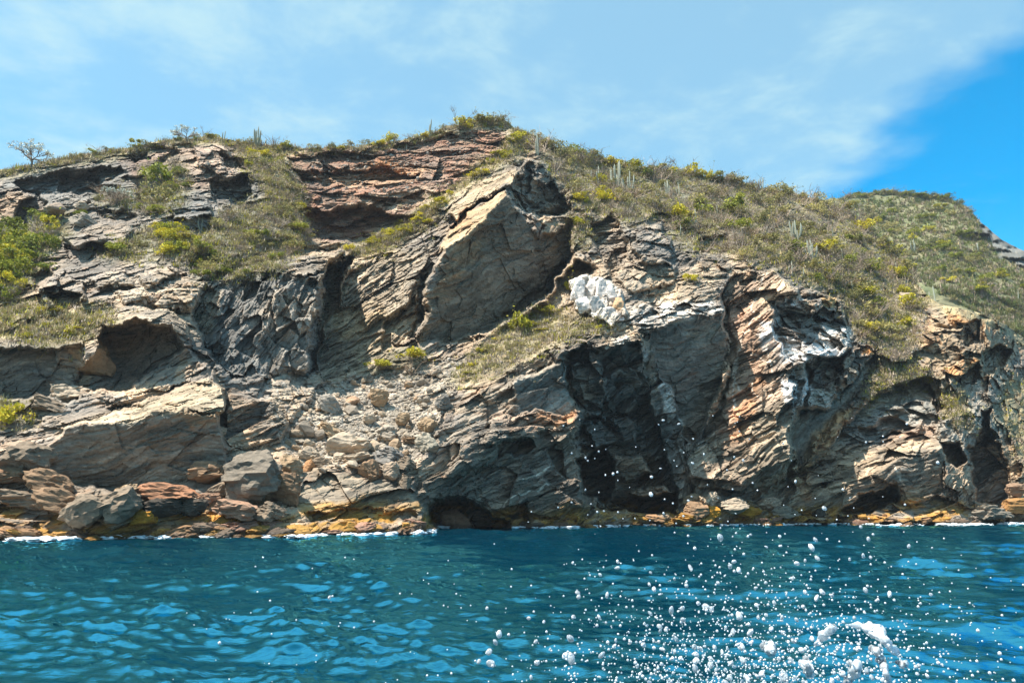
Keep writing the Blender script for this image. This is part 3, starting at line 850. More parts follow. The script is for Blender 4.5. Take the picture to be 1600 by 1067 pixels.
for z in ([(1482, 475), (1520, 475), (1526, 505), (1490, 510)], [(1540, 498), (1568, 498), (1570, 512), (1545, 512)], [(1475, 578), (1512, 556), (1528, 560), (1495, 590)], [(1415, 480), (1450, 478), (1448, 540), (1420, 545)]):
    paint(z, (0.47, 0.25, 0.10), 0.85, 4, 0.5)
paint([(1460, 600), (1580, 580), (1590, 680), (1510, 700), (1465, 690)], (0.31, 0.30, 0.27), 0.8)
paint([(1570, 720), (1700, 700), (1700, 790), (1580, 800)], (0.42, 0.31, 0.20), 0.8)
# left foreground
paint([(-60, 540), (130, 540), (120, 625), (-60, 625)], (0.20, 0.20, 0.185), 0.8, 5, 0.2)
paint([(160, 508), (262, 505), (284, 545), (270, 600), (140, 612)], (0.165, 0.168, 0.158), 0.9, 4, 0.2)
paint([(60, 700), (170, 658), (340, 643), (354, 690), (348, 745), (200, 768), (95, 758)], (0.225, 0.205, 0.175), 0.9, 4, 0.25)
paint([(100, 670), (328, 590), (352, 605), (354, 645), (170, 660)], (0.37, 0.31, 0.225), 0.85, 4, 0.3)
paint([(280, 645), (345, 642), (345, 660), (300, 668)], (0.42, 0.27, 0.16), 0.7, 4, 0.5)
paint([(-60, 680), (80, 690), (80, 760), (-60, 770)], (0.27, 0.20, 0.15), 0.7)
paint([(200, 760), (350, 745), (420, 700), (430, 790), (200, 800)], (0.24, 0.20, 0.165), 0.6)
paint([(430, 800), (500, 740), (610, 748), (662, 800), (655, 812), (430, 815)], (0.34, 0.285, 0.215), 0.8, 5, 0.4)
paint([(470, 795), (640, 790), (655, 812), (480, 816)], (0.20, 0.175, 0.125), 0.7, 5, 0.5)
paint(TALW * 1.0, (0.37, 0.33, 0.275), 0.95, 8, 0.35)
paint([(420, 590), (500, 580), (500, 640), (440, 690), (420, 660)], (0.37, 0.31, 0.24), 0.7)
for z, cl, k in [
    ([(680, 690), (760, 610), (870, 550), (880, 566), (790, 610), (720, 680)], (0.40, 0.345, 0.28), 0.7),
    ([(1080, 700), (1180, 660), (1245, 640), (1240, 700), (1160, 745), (1085, 745)], (0.33, 0.275, 0.21), 0.7),
    ([(1240, 780), (1330, 700), (1460, 690), (1380, 735), (1290, 775)], (0.44, 0.34, 0.24), 0.75),
    ([(1340, 805), (1400, 786), (1480, 782), (1500, 795), (1440, 812)], (0.42, 0.38, 0.32), 0.8),
    ([(520, 440), (600, 405), (660, 390), (650, 430), (560, 470)], (0.38, 0.31, 0.235), 0.6),
    ([(540, 520), (640, 480), (630, 530), (560, 560)], (0.42, 0.33, 0.22), 0.5),
    ([(180, 490), (290, 480), (310, 440), (345, 460), (330, 520), (300, 530)], (0.45, 0.36, 0.26), 0.7),
    ([(1180, 440), (1230, 450), (1240, 470), (1190, 480)], (0.43, 0.33, 0.22), 0.7),
    ([(960, 500), (1000, 470), (1060, 440), (1120, 430), (1120, 470), (1040, 476)], (0.42, 0.34, 0.25), 0.7),
    ([(930, 400), (980, 420), (1060, 420), (1100, 410), (1130, 440), (1000, 460), (940, 430)], (0.36, 0.29, 0.21), 0.6),
    ([(1350, 610), (1440, 580), (1460, 600), (1340, 660)], (0.40, 0.33, 0.23), 0.7),
    ([(890, 640), (910, 700), (915, 760), (860, 745), (840, 690)], (0.26, 0.20, 0.155), 0.6),
]:
    paint(z, cl, k, 7, 0.6)
for z in ([(1146, 640), (1180, 590), (1200, 600), (1160, 690), (1135, 700)], [(1440, 500), (1475, 520), (1470, 550), (1440, 540)], [(1250, 760), (1262, 720), (1275, 735), (1262, 785), (1250, 790)], [(830, 650), (890, 642), (880, 662), (835, 668)], [(700, 350), (730, 320), (745, 330), (712, 365)], [(560, 255), (640, 250), (650, 270), (570, 275)]):
    paint(z, 'rust', 0.55, 6, 0.7)
# soil and dead grass below the scrub
paint(np.clip(VEGW, 0, 1), 'soil', 0.9, 8, 0.35)
for k in ('left_grass', 'ledge', 'ramp', 'gully_right', 'far_right', 'bank_scrub', 'crest'):
    paint(VM[k], 'straw', 0.75, 8, 0.6)
for k in ('left_green',):
    paint(VM[k], (0.19, 0.18, 0.06), 0.7, 8, 0.5)
paint([(1395, 470), (1430, 455), (1450, 480), (1445, 560), (1420, 560), (1410, 510)], (0.44, 0.37, 0.28), 0.8, 6, 0.7)
# crumbly fresh scars of pale soil between the scrub
paint([(270, 230), (360, 225), (380, 300), (330, 300)], 'dirt', 0.35, 8, 0.9)
paint([(160, 420), (340, 440), (330, 500), (180, 490)], 'dirt', 0.55, 8, 0.7)
paint([(505, 400), (600, 395), (560, 420), (520, 420)], 'dirt', 0.6, 8, 0.6)
for z, k in [([(975, 470), (1010, 476), (1040, 490), (1010, 515), (985, 505)], 0.4), ([(1020, 470), (1110, 468), (1120, 484), (1040, 492)], 0.8), ([(930, 500), (970, 500), (985, 540), (1000, 560), (980, 556), (955, 530)], 0.5), ([(1270, 520), (1330, 500), (1340, 540), (1280, 545)], 0.8)]:
    paint(z, 'guano', k, 6, 0.7)
# quartz veins
for line in ([(1186, 430), (1178, 480), (1172, 500), (1160, 530), (1152, 560), (1150, 600), (1146, 640)], [(1172, 556), (1196, 566), (1212, 560)], [(1176, 594), (1188, 620)], [(822, 748), (850, 738), (862, 724)],
             [(790, 790), (830, 765), (868, 752)], [(1120, 676), (1108, 690), (1096, 700)], [(1400, 736), (1410, 752), (1416, 764)], [(1150, 566), (1146, 590), (1160, 610)], [(1206, 500), (1198, 540), (1210, 580)]):
    d = np.full(PX.shape, 1e9)
    for (ax, ay), (bx, by) in zip(line[:-1], line[1:]):
        t = np.clip(((PXW - ax) * (bx - ax) + (PYW - ay) * (by - ay)) / ((bx - ax) ** 2 + (by - ay) ** 2), 0, 1)
        d = np.minimum(d, np.hypot(PXW - ax - t * (bx - ax), PYW - ay - t * (by - ay)))
    w = (sstep(2.0, 0.6, d + 0.8 * nC[..., 0]) * 0.85)[..., None]
    CC = CC * (1 - w) + np.array((0.62, 0.55, 0.48), np.float32) * w
lamc = (1 + LAM * (0.45 * bed2 + 0.5 * perlin(T / 8, Q / 8, S / 0.5 + 60)))[..., None]
CC = (CC * np.clip(lamc, 0.5, 1.6)).astype(np.float32)
# tide zone: ochre weed and pink coralline crust
Zc = CL[..., 2]
band = sstep(2.9, 1.5, Zc + 0.9 * nA[..., 0] + 0.6 * nC[..., 0]) * sstep(0.05, 0.45, Zc + 0.3 * nC[..., 0])
oc = band[..., None] * np.clip(0.65 + 1.3 * nC + 0.7 * nB, 0, 1) * 0.9
CC = CC * (1 - oc) + C['ochre'] * (1 + 0.5 * (sml_id[..., None] - 0.5)) * oc
lowb = sstep(0.75, 0.1, Zc + 0.4 * nC[..., 0])[..., None] * 0.7
CC = CC * (1 - lowb) + np.array((0.24, 0.145, 0.095), np.float32) * lowb
CC = np.clip(CC * np.array((0.97, 0.925, 0.855), np.float32), 0.02, 0.88)

# back side of the headland so that it is a closed hill
back = []
top = CL[-1]
for k, (dy, dz) in enumerate(((1.5, 0.1), (6, -0.6), (20, -4.0), (45, -14.0), (80, -40.0), (110, -75.0))):
    q = top.copy()
    q[:, 0] = top[:, 0] * (1 + dy / 110.0)
    q[:, 1] += dy
    q[:, 2] = np.maximum(q[:, 2] + dz, -3)
    back.append(q)
ALL = np.concatenate([CL] + [b[None] for b in back], 0)
ACOL = np.concatenate([CC] + [np.broadcast_to(C['soil'], CC[-1].shape)[None]] * len(back), 0)
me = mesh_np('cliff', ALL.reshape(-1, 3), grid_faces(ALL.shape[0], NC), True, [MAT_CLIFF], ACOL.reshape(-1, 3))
me.polygons.foreach_set('use_smooth', np.zeros(len(me.polygons), bool))
cliff = tag(link('cliff', me), 'layered grey and tan sea cliff with caves, ledges and scrub along its top', 'cliff', kind='structure')


def surf(px, py):
    """point of the built cliff seen at a photograph pixel (arrays allowed)"""
    px = np.asarray(px, float); py = np.asarray(py, float)
    c = np.clip((px - GX0) / (GX1 - GX0) * (NC - 1), 0, NC - 1.001)
    j = c.astype(int)
    s = np.interp(px, gx, gsky)
    r = np.clip((py - GY1) / (s - GY1) * (NR - 1), 0, NR - 1.001)
    i = r.astype(int)
    return CL[i, j]

# ------------------------------------------------------------------ the sea
def sea_mesh():
    R = np.random.default_rng(5)
    core = np.radians(np.linspace(-45, 45, 690))
    side = np.radians(np.linspace(45, 315, 60)[1:-1])
    thv = np.concatenate([core, side])
    r = np.concatenate([np.linspace(0.3, 3.5, 8, endpoint=False), 3.5 * np.exp(np.linspace(0, math.log(150 / 3.5), 480)), np.array([180, 240, 340, 500, 800, 1500, 3000, 6000, 12000])])
    TH, RR = np.meshgrid(thv, r)
    TH = TH.astype(np.float32); RR = RR.astype(np.float32)
    X = np.sin(TH) * RR
    Y = np.cos(TH) * RR
    Z = np.zeros_like(X)
    DX = np.zeros_like(X); DY = np.zeros_like(X)
    fade = 1.0 / (1.0 + (RR / 900.0) ** 2)
    core_w = sstep(math.radians(60), math.radians(44.5), np.abs(np.where(TH > math.pi, TH - 2 * math.pi, TH)))
    # long slow swell, wind chop and ripples; direction roughly from the left front
    for lam0, lam1, n, steep, spread, main in ((5.0, 13.0, 12, 0.012, 0.6, 262), (1.2, 4.0, 30, 0.024, 0.8, 255), (0.34, 0.95, 50, 0.041, 0.6, 255), (0.15, 0.32, 40, 0.038, 0.8, 262)):
        lam = np.exp(R.uniform(math.log(lam0), math.log(lam1), n))
        ang = math.radians(main) + R.normal(size=n) * spread
        ph = R.uniform(0, 2 * math.pi, n)
        for l, a, p in zip(lam, ang, ph):
            k = 2 * math.pi / l
            amp = steep * l / 2 * math.sqrt(12.0 / n) * 0.55
            lod = sstep(1.6, 3.2, l / (RR * 0.0042 + 1e-6)) if l < 5 else 1.0
            cx, cy = math.cos(a), math.sin(a)
            arg = k * (X * cx + Y * cy) + p
            s, c = np.sin(arg), np.cos(arg)
            wgt = amp * fade * lod * core_w
            Z += wgt * s
            DX -= wgt * 0.9 * cx * c * -1
            DY -= wgt * 0.9 * cy * c * -1
    gust = np.where(RR < 400, 1.0 + 0.75 * perlin(X / 6.5, Y / 9.0, 0.4) + 0.45 * perlin(X / 2.4, Y / 3.2, 7.4), 1.0)
    gust = np.clip(gust, 0.25, 1.8)
    Z *= gust; DX *= gust; DY *= gust
    V = np.stack([X + DX, Y + DY, Z], -1)
    nr, nc = X.shape
    i = np.arange(nr * nc).reshape(nr, nc)
    i = np.concatenate([i, i[:, :1]], 1)
    f = np.stack([i[:-1, :-1], i[1:, :-1], i[1:, 1:], i[:-1, 1:]], -1).reshape(-1, 4)[:, ::-1]
    return V.reshape(-1, 3), f


m, t = new_mat('sea_water')
pos = t.node('ShaderNodeNewGeometry').outputs['Position']
n1 = t.noise(pos, 0.16, 4, 0.5)
n2 = t.noise(t.node('ShaderNodeMapping', ins={0: pos, 'Rotation': (0, 0, 0.4), 'Scale': (0.7, 1.7, 1.0)}).outputs[0], 8.0, 4, 0.6, 0.3)
n3 = t.noise(t.node('ShaderNodeMapping', ins={0: pos, 'Scale': (0.8, 1.5, 1.0)}).outputs[0], 1.5, 5, 0.6, 0.3)
wc = t.mix(n1, (0.0, 0.022, 0.046), (0.0, 0.040, 0.066))
hh = t.math('MULTIPLY_ADD', n3, 0.05, t.math('MULTIPLY', n2, 0.035))
bump = t.node('ShaderNodeBump', ins={'Strength': 0.26, 'Distance': 1.0, 'Height': hh})
fr = t.node('ShaderNodeFresnel', ins={'IOR': 1.333, 'Normal': bump.outputs[0]}).outputs[0]
fac = t.remap(fr, 0.02, 0.075, 0.04, 0.64)
deep = t.node('ShaderNodeBsdfDiffuse', ins={'Color': wc})
gloss = t.node('ShaderNodeBsdfGlossy', ins={'Color': (0.17, 0.78, 1.0, 1.0), 'Roughness': 0.015, 'Normal': bump.outputs[0]})
mxs = t.node('ShaderNodeMixShader', ins={0: fac, 1: deep.outputs[0], 2: gloss.outputs[0]})
t.node('ShaderNodeOutputMaterial', ins={'Surface': mxs.outputs[0]})
MAT_SEA = m
V, f = sea_mesh()
sea = tag(link('sea', mesh_np('sea', V, f, True, [MAT_SEA])), 'deep teal choppy sea reaching to the foot of the cliff', 'sea', kind='structure')

# ------------------------------------------------------------------ far hill on the right
FSK = np.array([(1180, 330), (1240, 322), (1290, 313), (1330, 305), (1370, 300), (1420, 300), (1470, 307), (1510, 322), (1530, 345), (1545, 358), (1565, 375), (1600, 392), (1640, 405), (1760, 440)], float)
FNC, FNR = 300, 130
fx = np.linspace(1180, 1760, FNC)
fsk = np.interp(fx, FSK[:, 0], FSK[:, 1]) + perlin(fx / 14, 1.5, 2.5) * 2.5
FPX = np.broadcast_to(fx[None], (FNR, FNC)).copy()
FPY = 640 + (fsk[None] - 640) * np.linspace(0, 1, FNR)[:, None]
FYD = tps_eval(tps_fit([(1180, 640, 175), (1180, 330, 262), (1400, 640, 178), (1400, 500, 200), (1400, 400, 232), (1400, 300, 290), (1330, 305, 280), (1500, 560, 186), (1500, 480, 200), (1500, 400, 228),
                                 (1510, 322, 262), (1600, 600, 180), (1600, 520, 195), (1600, 460, 212), (1600, 392, 240), (1760, 640, 190), (1760, 440, 250)], 0.02), FPX, FPY)
rock = sstep(-10, 8, poly_sd([(1520, 340), (1550, 345), (1600, 380), (1680, 400), (1700, 430), (1600, 425), (1560, 400), (1530, 385)], FPX + perlin(FPX / 15, FPY / 15, 0.5) * 10, FPY + perlin(FPX / 15, FPY / 15, 9.5) * 10))
fq = at(FPX, FPY, FYD)
ff, fid, fe = facets(fq[..., 0] / 9, fq[..., 1] / 9, fq[..., 2] / 3.0, 6, 0.8)
FYD = FYD + fbm(fq[..., 0] / 22, fq[..., 1] / 22, fq[..., 2] / 22, 4) * 5 + ff * rock * 3.2 + perlin(fq[..., 0] / 3, fq[..., 1] / 3, fq[..., 2] / 3) * 0.8
FP = at(FPX, FPY, FYD)
fn = fbm(fq[..., 0] / 12, fq[..., 1] / 12, fq[..., 2] / 12, 4)[..., None]
fcol = np.array((0.21, 0.195, 0.11)) * (1 - sstep(-0.3, 0.4, fn)) + np.array((0.14, 0.155, 0.075)) * sstep(-0.3, 0.4, fn)
fcol = fcol * (1 - rock[..., None]) + np.array((0.175, 0.17, 0.15)) * (1 + 0.5 * (fid[..., None] - 0.5)) * rock[..., None]
bk = []
for dy, dz in ((6, 0.0), (30, -6), (90, -40), (160, -110)):
    q = FP[-1].copy()
    q[:, 0] *= 1 + dy / 300.0
    q[:, 1] += dy
    q[:, 2] = np.maximum(q[:, 2] + dz, -2)
    bk.append(q[None])
fall = np.concatenate([FP] + bk, 0)
fcl = np.concatenate([fcol] + [fcol[-1:]] * len(bk), 0)
far_hill = tag(link('hill', mesh_np('hill', fall.reshape(-1, 3), grid_faces(fall.shape[0], FNC), True, [MAT_CLIFF], fcl.reshape(-1, 3))),
               'scrub covered hill rising behind the right end of the cliff', 'hill', kind='structure')


def fsurf(px, py):
    px = np.asarray(px, float); py = np.asarray(py, float)
    j = np.clip((px - 1180) / 580 * (FNC - 1), 0, FNC - 1).astype(int)
    s = fsk[j]
    i = np.clip((py - 640) / (s - 640) * (FNR - 1), 0, FNR - 1).astype(int)
    return FP[i, j]

# ------------------------------------------------------------------ plants
PR = np.random.default_rng(23)


def tube(path, rad, sides=5):
    """tapered tube along a path -> verts, quads"""
    path = np.asarray(path, float)
    n = len(path)
    rad = np.broadcast_to(rad, n)
    d = np.gradient(path, axis=0)
    d /= np.linalg.norm(d, axis=1)[:, None] + 1e-9
    ref = np.array([0.31, 0.95, 0.05])
    u = np.cross(d, ref)
    u /= np.linalg.norm(u, axis=1)[:, None] + 1e-9
    w = np.cross(d, u)
    a = np.linspace(0, 2 * math.pi, sides, endpoint=False)
    v = path[:, None] + rad[:, None, None] * (np.cos(a)[None, :, None] * u[:, None] + np.sin(a)[None, :, None] * w[:, None])
    i = np.arange(n * sides).reshape(n, sides)
    i2 = np.roll(i, -1, 1)
    q = np.stack([i[:-1], i2[:-1], i2[1:], i[1:]], -1).reshape(-1, 4)
    return v.reshape(-1, 3), q


class Acc:
    def __init__(s):
        s.v, s.f, s.m, s.n = [], [], [], 0

    def add(s, v, f, m=0):
        s.v.append(np.asarray(v, float)); s.f.append(np.asarray(f) + s.n)
        s.m.append(np.full(len(f), m)); s.n += len(v)

    def mesh(s, name, mats, smooth=False):
        return mesh_np(name, np.concatenate(s.v), np.concatenate(s.f), smooth, mats, mat_idx=np.concatenate(s.m))


def leaves(R, cen, size, n_axis=None, flat=0.5):
    """quads of random direction at the given centres"""
    n = len(cen)
    a = R.normal(size=(n, 3)); a /= np.linalg.norm(a, axis=1)[:, None]
    b = R.normal(size=(n, 3)); b -= a * (a * b).sum(1)[:, None]; b /= np.linalg.norm(b, axis=1)[:, None]
    s = size * R.uniform(0.6, 1.3, (n, 1))
    a = a * s; b = b * s * flat
    v = np.stack([cen - a, cen + b * 0.9, cen + a, cen - b * 0.9], 1).reshape(-1, 3)
    return v, np.arange(n * 4).reshape(n, 4)


def branches(R, acc, mat, n, h, spread, r0, twigs=3, dense=True):
    """woody stems fanning out from the base; returns tip points"""
    tips = []
    for i in range(n):
        az = R.uniform(0, 2 * math.pi)
        el = R.uniform(0.35, 1.35)
        L = h * R.uniform(0.65, 1.05)
        d = np.array([math.cos(az) * math.cos(el) * spread, math.sin(az) * math.cos(el) * spread, math.sin(el)])
        t = np.linspace(0, 1, 5)[:, None]
        bend = R.normal(size=3) * 0.18 * L
        path = d * L * t + bend * t * t
        path[:, 2] = np.maximum(path[:, 2], 0.02)
        v, f = tube(path, np.linspace(r0, r0 * 0.35, 5), 3)
        acc.add(v, f, mat)
        tips.append(path[-1]); tips.append(path[3])
        for k in range(twigs):
            s = R.integers(2, 5)
            dd = d + R.normal(size=3) * 0.7
            dd[2] = abs(dd[2])
            dd /= np.linalg.norm(dd)
            l2 = L * R.uniform(0.25, 0.5)
            p2 = path[s] + dd * l2 * np.linspace(0, 1, 3)[:, None] + R.normal(size=3) * 0.05 * np.linspace(0, 1, 3)[:, None]
            v, f = tube(p2, np.linspace(r0 * 0.5, r0 * 0.2, 3), 3)
            acc.add(v, f, mat)
            tips.append(p2[-1])
    return np.array(tips)


def shrub_meshes(kind, seed):
    """unit shrub about 1 m high and 1.5 m wide: (stem mesh, crown mesh or None)"""
    R = np.random.default_rng(seed)
    st, cr = Acc(), Acc()
    if kind == 'bare':
        tips = branches(R, st, 0, 16, 1.0, 1.1, 0.020, 7)
        v, f = leaves(R, tips[R.integers(0, len(tips), 90)] + R.normal(size=(90, 3)) * 0.06, 0.035)
        cr.add(v, f, 0)
        return st.mesh('stem', [MAT_TWIG]), cr.mesh('crown', [MAT_TWIG])
    n = {'green': 620, 'yellow': 560, 'olive': 480}[kind]
    tips = branches(R, st, 0, 9, 0.85, 1.1, 0.022, 3)
    k = R.integers(7, 11)
    az = R.uniform(0, 2 * math.pi, k)
    cc = np.stack([np.cos(az) * R.uniform(0.15, 0.62, k), np.sin(az) * R.uniform(0.15, 0.62, k), R.uniform(0.35, 0.85, k)], -1)
    rr = R.uniform(0.16, 0.34, k)
    pick = R.integers(0, k, n)
    d = R.normal(size=(n, 3)); d /= np.linalg.norm(d, axis=1)[:, None]
    cen = cc[pick] + d * (rr[pick] * R.uniform(0.55, 1.08, n))[:, None] * np.array([1, 1, 0.75])
    cen = np.concatenate([cen, tips + R.normal(size=tips.shape) * 0.04])
    cen[:, 2] = np.maximum(cen[:, 2], 0.04)
    v, f = leaves(R, cen, 0.075 if kind != 'olive' else 0.06, flat=0.6)
    cr.add(v, f, 0)
    return st.mesh('stem', [MAT_BARK]), cr.mesh('crown', [{'green': MAT_LEAF, 'yellow': MAT_LEAF_Y, 'olive': MAT_LEAF_O}[kind]])


PROTO = {k: [shrub_meshes(k, 31 + 7 * i + len(k)) for i in range(4)] for k in ('green', 'yellow', 'olive', 'bare')}
NAME = {'green': 'green_shrub', 'yellow': 'yellow_green_shrub', 'olive': 'olive_shrub', 'bare': 'bare_shrub'}


def shrub(kind, p, w, h, label, group=None, name=None):
    st, cr = PROTO[kind][PR.integers(0, 4)]
    root = link(name or NAME[kind], None, loc=(p[0], p[1], p[2] - 0.12 * h))
    root.scale = (w / 1.5, w / 1.5, h)
    root.rotation_euler = (PR.uniform(-0.12, 0.12), PR.uniform(-0.12, 0.12), PR.uniform(0, 6.28))
    tag(root, label, 'shrub', group)
    link('stem', st, root)
    link('crown', cr, root)
    return root


def mpp(Y):
    return Y / F


# --- single plants that stand out: kind, x, foot y, width px, height px, label
for kind, x, y, w, h, lab in [
    ('yellow', 25, 664, 52, 38, 'bright yellow-green bush on the ledge above the shore at the far left'),
    ('yellow', 812, 520, 40, 40, 'small upright yellow-green bush left of the white quartz outcrop'),
    ('yellow', 640, 560, 52, 20, 'low yellow-green bush at the top of the rubble slope'),
    ('yellow', 590, 574, 48, 15, 'flat yellow-green bush hugging the foot of the slab above the rubble'),
    ('bare', 645, 585, 50, 26, 'grey tangle of bare twigs on the rubble below the yellow-green bush'),
    ('yellow', 856, 492, 44, 15, 'low yellow-green cushion bush just left below the white quartz'),
    ('yellow', 890, 456, 20, 20, 'small yellow bush touching the left edge of the white quartz'),
    ('green', 262, 290, 62, 40, 'broad green bush on the upper left slope below the crest'),
    ('olive', 246, 322, 60, 36, 'olive bush just below the broad green bush on the upper left slope'),
    ('green', 130, 340, 26, 12, 'small green cushion among the upper left rocks'),
    ('yellow', 48, 332, 30, 8, 'thin yellow-green cushion on the upper left ledge'),
    ('yellow', 815, 224, 34, 24, 'vivid yellow-green bush on the crest just right of the peak'),
    ('bare', 848, 238, 44, 36, 'grey leafless thorn bush on the crest right of the peak'),
    ('yellow', 960, 260, 40, 14, 'flat yellow bush on the skyline of the right hillside'),
    ('yellow', 1086, 276, 34, 26, 'rounded yellow bush standing on the skyline above the right hillside'),
    ('green', 1150, 328, 46, 24, 'green bush on the right hillside below the skyline'),
    ('yellow', 608, 226, 34, 18, 'yellow-green bush on the crest left of the peak'),
    ('bare', 715, 200, 46, 18, 'grey bare bush on the skyline left of the peak'),
    ('olive', 770, 194, 62, 22, 'large rounded olive bush crowning the peak'),
    ('yellow', 722, 202, 40, 18, 'pale yellow-green mound bush on the skyline beside the peak'),
    ('bare', 430, 226, 36, 12, 'low bare bush on the skyline right of the lone cactus'),
    ('yellow', 1080, 440, 30, 14, 'small yellow-green patch bush above the guano streaked ledge'),
    ('yellow', 905, 352, 32, 16, 'yellow-green cushion in the saddle below the peak'),
    ('bare', 175, 318, 40, 30, 'leafless branching shrub on the slope below the left crest'),
]:
    p = surf(x, y)
    s = mpp(p[1])
    shrub(kind, p, w * s * 1.05, h * s * 1.1, lab)

# --- shrubs that nothing tells apart, by slope
AREAS = {
    'hill': ('on the scrubby hillside right of the peak', 'shrubs on the hillside right of the peak'),
    'left_green': ('in the green thicket at the left edge', 'shrubs of the thicket at the left edge'),
    'mid_bush': ('on the terrace in the middle of the left slope', 'shrubs on the left terrace'),
    'upper_bush': ('', 'shrubs under the left crest'),
    'mid_scrub': ('on the scrub slope left of the dark gully', 'shrubs left of the dark gully'),
    'ramp': ('along the grassy ramp under the red bank', 'shrubs along the ramp under the red bank'),
    'crest': ('along the skyline of the crest', 'shrubs along the crest'),
    'bank_scrub': ('on the dry bank left of the red earth', 'shrubs on the dry bank'),
    'left_grass': ('on the grassy ledge above the left overhang', 'shrubs on the left grassy ledge'),
    'ledge': ('on the grassy ledge below the big slab', 'shrubs on the ledge below the big slab'),
}


def scatter(poly, n, R):
    P = np.array(poly, float)
    a, b = P.min(0), P.max(0)
    out = np.zeros((0, 2))
    while len(out) < n:
        q = R.uniform(a, b, (n * 4, 2))
        q = q[poly_sd(poly, q[:, 0], q[:, 1]) > 1]
        out = np.concatenate([out, q])
    return out[:n]


MARKS = [(403, 229, 'the lone skyline cactus'), (620, 232, 'the red bank top'), (700, 215, 'the skyline left of the peak'), (770, 195, 'the peak'), (842, 240, 'the thorn bush by the peak'),
         (936, 286, 'the leaning pale cacti'), (975, 292, 'the tallest pale cacti'), (1043, 303, 'the mid-hill cactus clump'), (1095, 340, 'the thin low cacti'), (1064, 385, 'the dark ledges under the hillside'),
         (1150, 320, 'the green skyline-side bush'), (1192, 300, 'the branching skyline cactus'), (1246, 370, 'the broad candelabra cactus'), (1272, 405, 'the tall blue-grey cactus'), (1320, 400, 'the single cactus stem'),
         (1245, 430, 'the top of the guano ledges'), (1332, 455, 'the little low cactus clump'), (1350, 500, 'the rust-tipped ledge'), (1404, 430, 'the gully between the hills'), (1400, 520, 'the foot of the gully'),
         (1120, 395, 'the top of the brown laminated face'), (900, 330, 'the saddle below the peak'), (1290, 330, 'the right end of the skyline'),
         (-30, 440, 'the left picture edge'), (20, 380, 'the top of the left thicket'), (60, 410, 'the right flank of the left thicket'), (20, 420, 'the middle of the left thicket'), (25, 455, 'the lower edge of the left thicket'), (70, 380, 'the upper left crags'), (100, 500, 'the left overhang'), (180, 390, 'the left terrace rocks'), (290, 385, 'the mid-left terrace'), (340, 400, 'the broken blue-grey wall'),
         (430, 360, 'the foot of the dry bank'), (420, 270, 'the crest end of the dry bank'), (560, 385, 'the head of the dark gully'), (650, 340, 'the middle of the grassy ramp'), (740, 270, 'the tan crest plates'),
         (810, 215, 'the vivid bush beside the peak'), (760, 550, 'the head of the rubble slope'), (850, 500, 'the upright yellow bush'), (940, 510, 'the white quartz'), (150, 245, 'the left skyline'), (300, 222, 'the small flowering tree'),
         (49, 255, 'the lone round tree'), (500, 235, 'the left end of the red bank'), (960, 262, 'the flat yellow skyline bush'), (1086, 275, 'the rounded yellow skyline bush'), (1400, 310, 'the top of the far hill'), (1500, 340, 'the far hill crags'),
         (1440, 390, 'the near flank of the far hill'), (1470, 455, 'the foot of the far hill'), (1580, 470, 'the right picture edge'), (1530, 420, 'the middle of the far hill')]


AREA_TAIL = {'upper_bush': ' under the left crest', 'crest': ' on the skyline', 'bank_scrub': ' on the bank', 'ramp': ' on the ramp', 'mid_scrub': ' on the scrub slope', 'mid_bush': ' on the terrace', 'left_green': ' in the thicket', 'left_grass': ' in dry grass', 'ledge': ' on the ledge', 'hill': ''}


def near(x, y):
    return min(MARKS, key=lambda m: (m[0] - x) ** 2 + (m[1] - y) ** 2)[2]


def plant_label(kind, w, h, x, y):
    size = ('tiny ' if w < 17 else 'small ' if w < 24 else 'broad ' if w > 38 else 'mid-sized ')
    form = 'low ' if h < 0.42 * w else 'upright ' if h > 0.75 * w else 'rounded '
    return size + form + {'green': 'green leafy', 'yellow': 'yellow-green', 'olive': 'dull olive', 'bare': 'grey twiggy'}[kind] + ' shrub by ' + near(x, y)


for area, n, mix, wr, hr in [
    ('hill', 295, dict(bare=.50, olive=.34, green=.07, yellow=.09), (20, 54), (12, 28)),
    ('left_green', 80, dict(green=.60, yellow=.34, bare=.06), (30, 56), (20, 36)),
    ('mid_bush', 34, dict(yellow=.40, olive=.30, green=.2, bare=.10), (20, 44), (10, 20)),
    ('mid_scrub', 66, dict(bare=.40, olive=.34, green=.26), (18, 40), (10, 20)),
    ('ramp', 56, dict(yellow=.40, olive=.4, bare=.20), (14, 32), (7, 15)),
    ('upper_bush', 26, dict(green=.45, olive=.3, bare=.25), (16, 36), (10, 20)),
    ('bank_scrub', 26, dict(bare=.6, olive=.3, yellow=.1), (16, 34), (9, 18)),
    ('left_grass', 30, dict(olive=.5, yellow=.4, bare=.1), (14, 26), (5, 10)),
    ('ledge', 24, dict(olive=.6, yellow=.4), (12, 28), (4, 10)),
]:
    pts = scatter(VEG[area], n, PR)
    kinds = PR.choice(list(mix), n, p=list(mix.values()))
    for (x, y), k in zip(pts, kinds):
        y = max(y, np.interp(x, gx, gsky) + 4)
        p = surf(x, y)
        s = mpp(p[1])
        w, h = PR.uniform(*wr), PR.uniform(*hr)
        shrub(k, p, w * s, h * s, plant_label(k, w, h, x, y) + AREA_TAIL[area], AREAS[area][1])
for x in np.concatenate([PR.uniform(90, 840, 46), PR.uniform(880, 1310, 26)]):
    k = PR.choice(['olive', 'bare', 'yellow', 'green'], p=[.4, .3, .15, .15])
    p = surf(x, np.interp(x, gx, gsky) + PR.uniform(0, 5))
    s = mpp(p[1])
    w, h = PR.uniform(14, 32), PR.uniform(6, 13)
    shrub(k, p, w * s, h * s, plant_label(k, w, h, x, np.interp(x, gx, gsky)) + AREA_TAIL['crest'], AREAS['crest'][1])

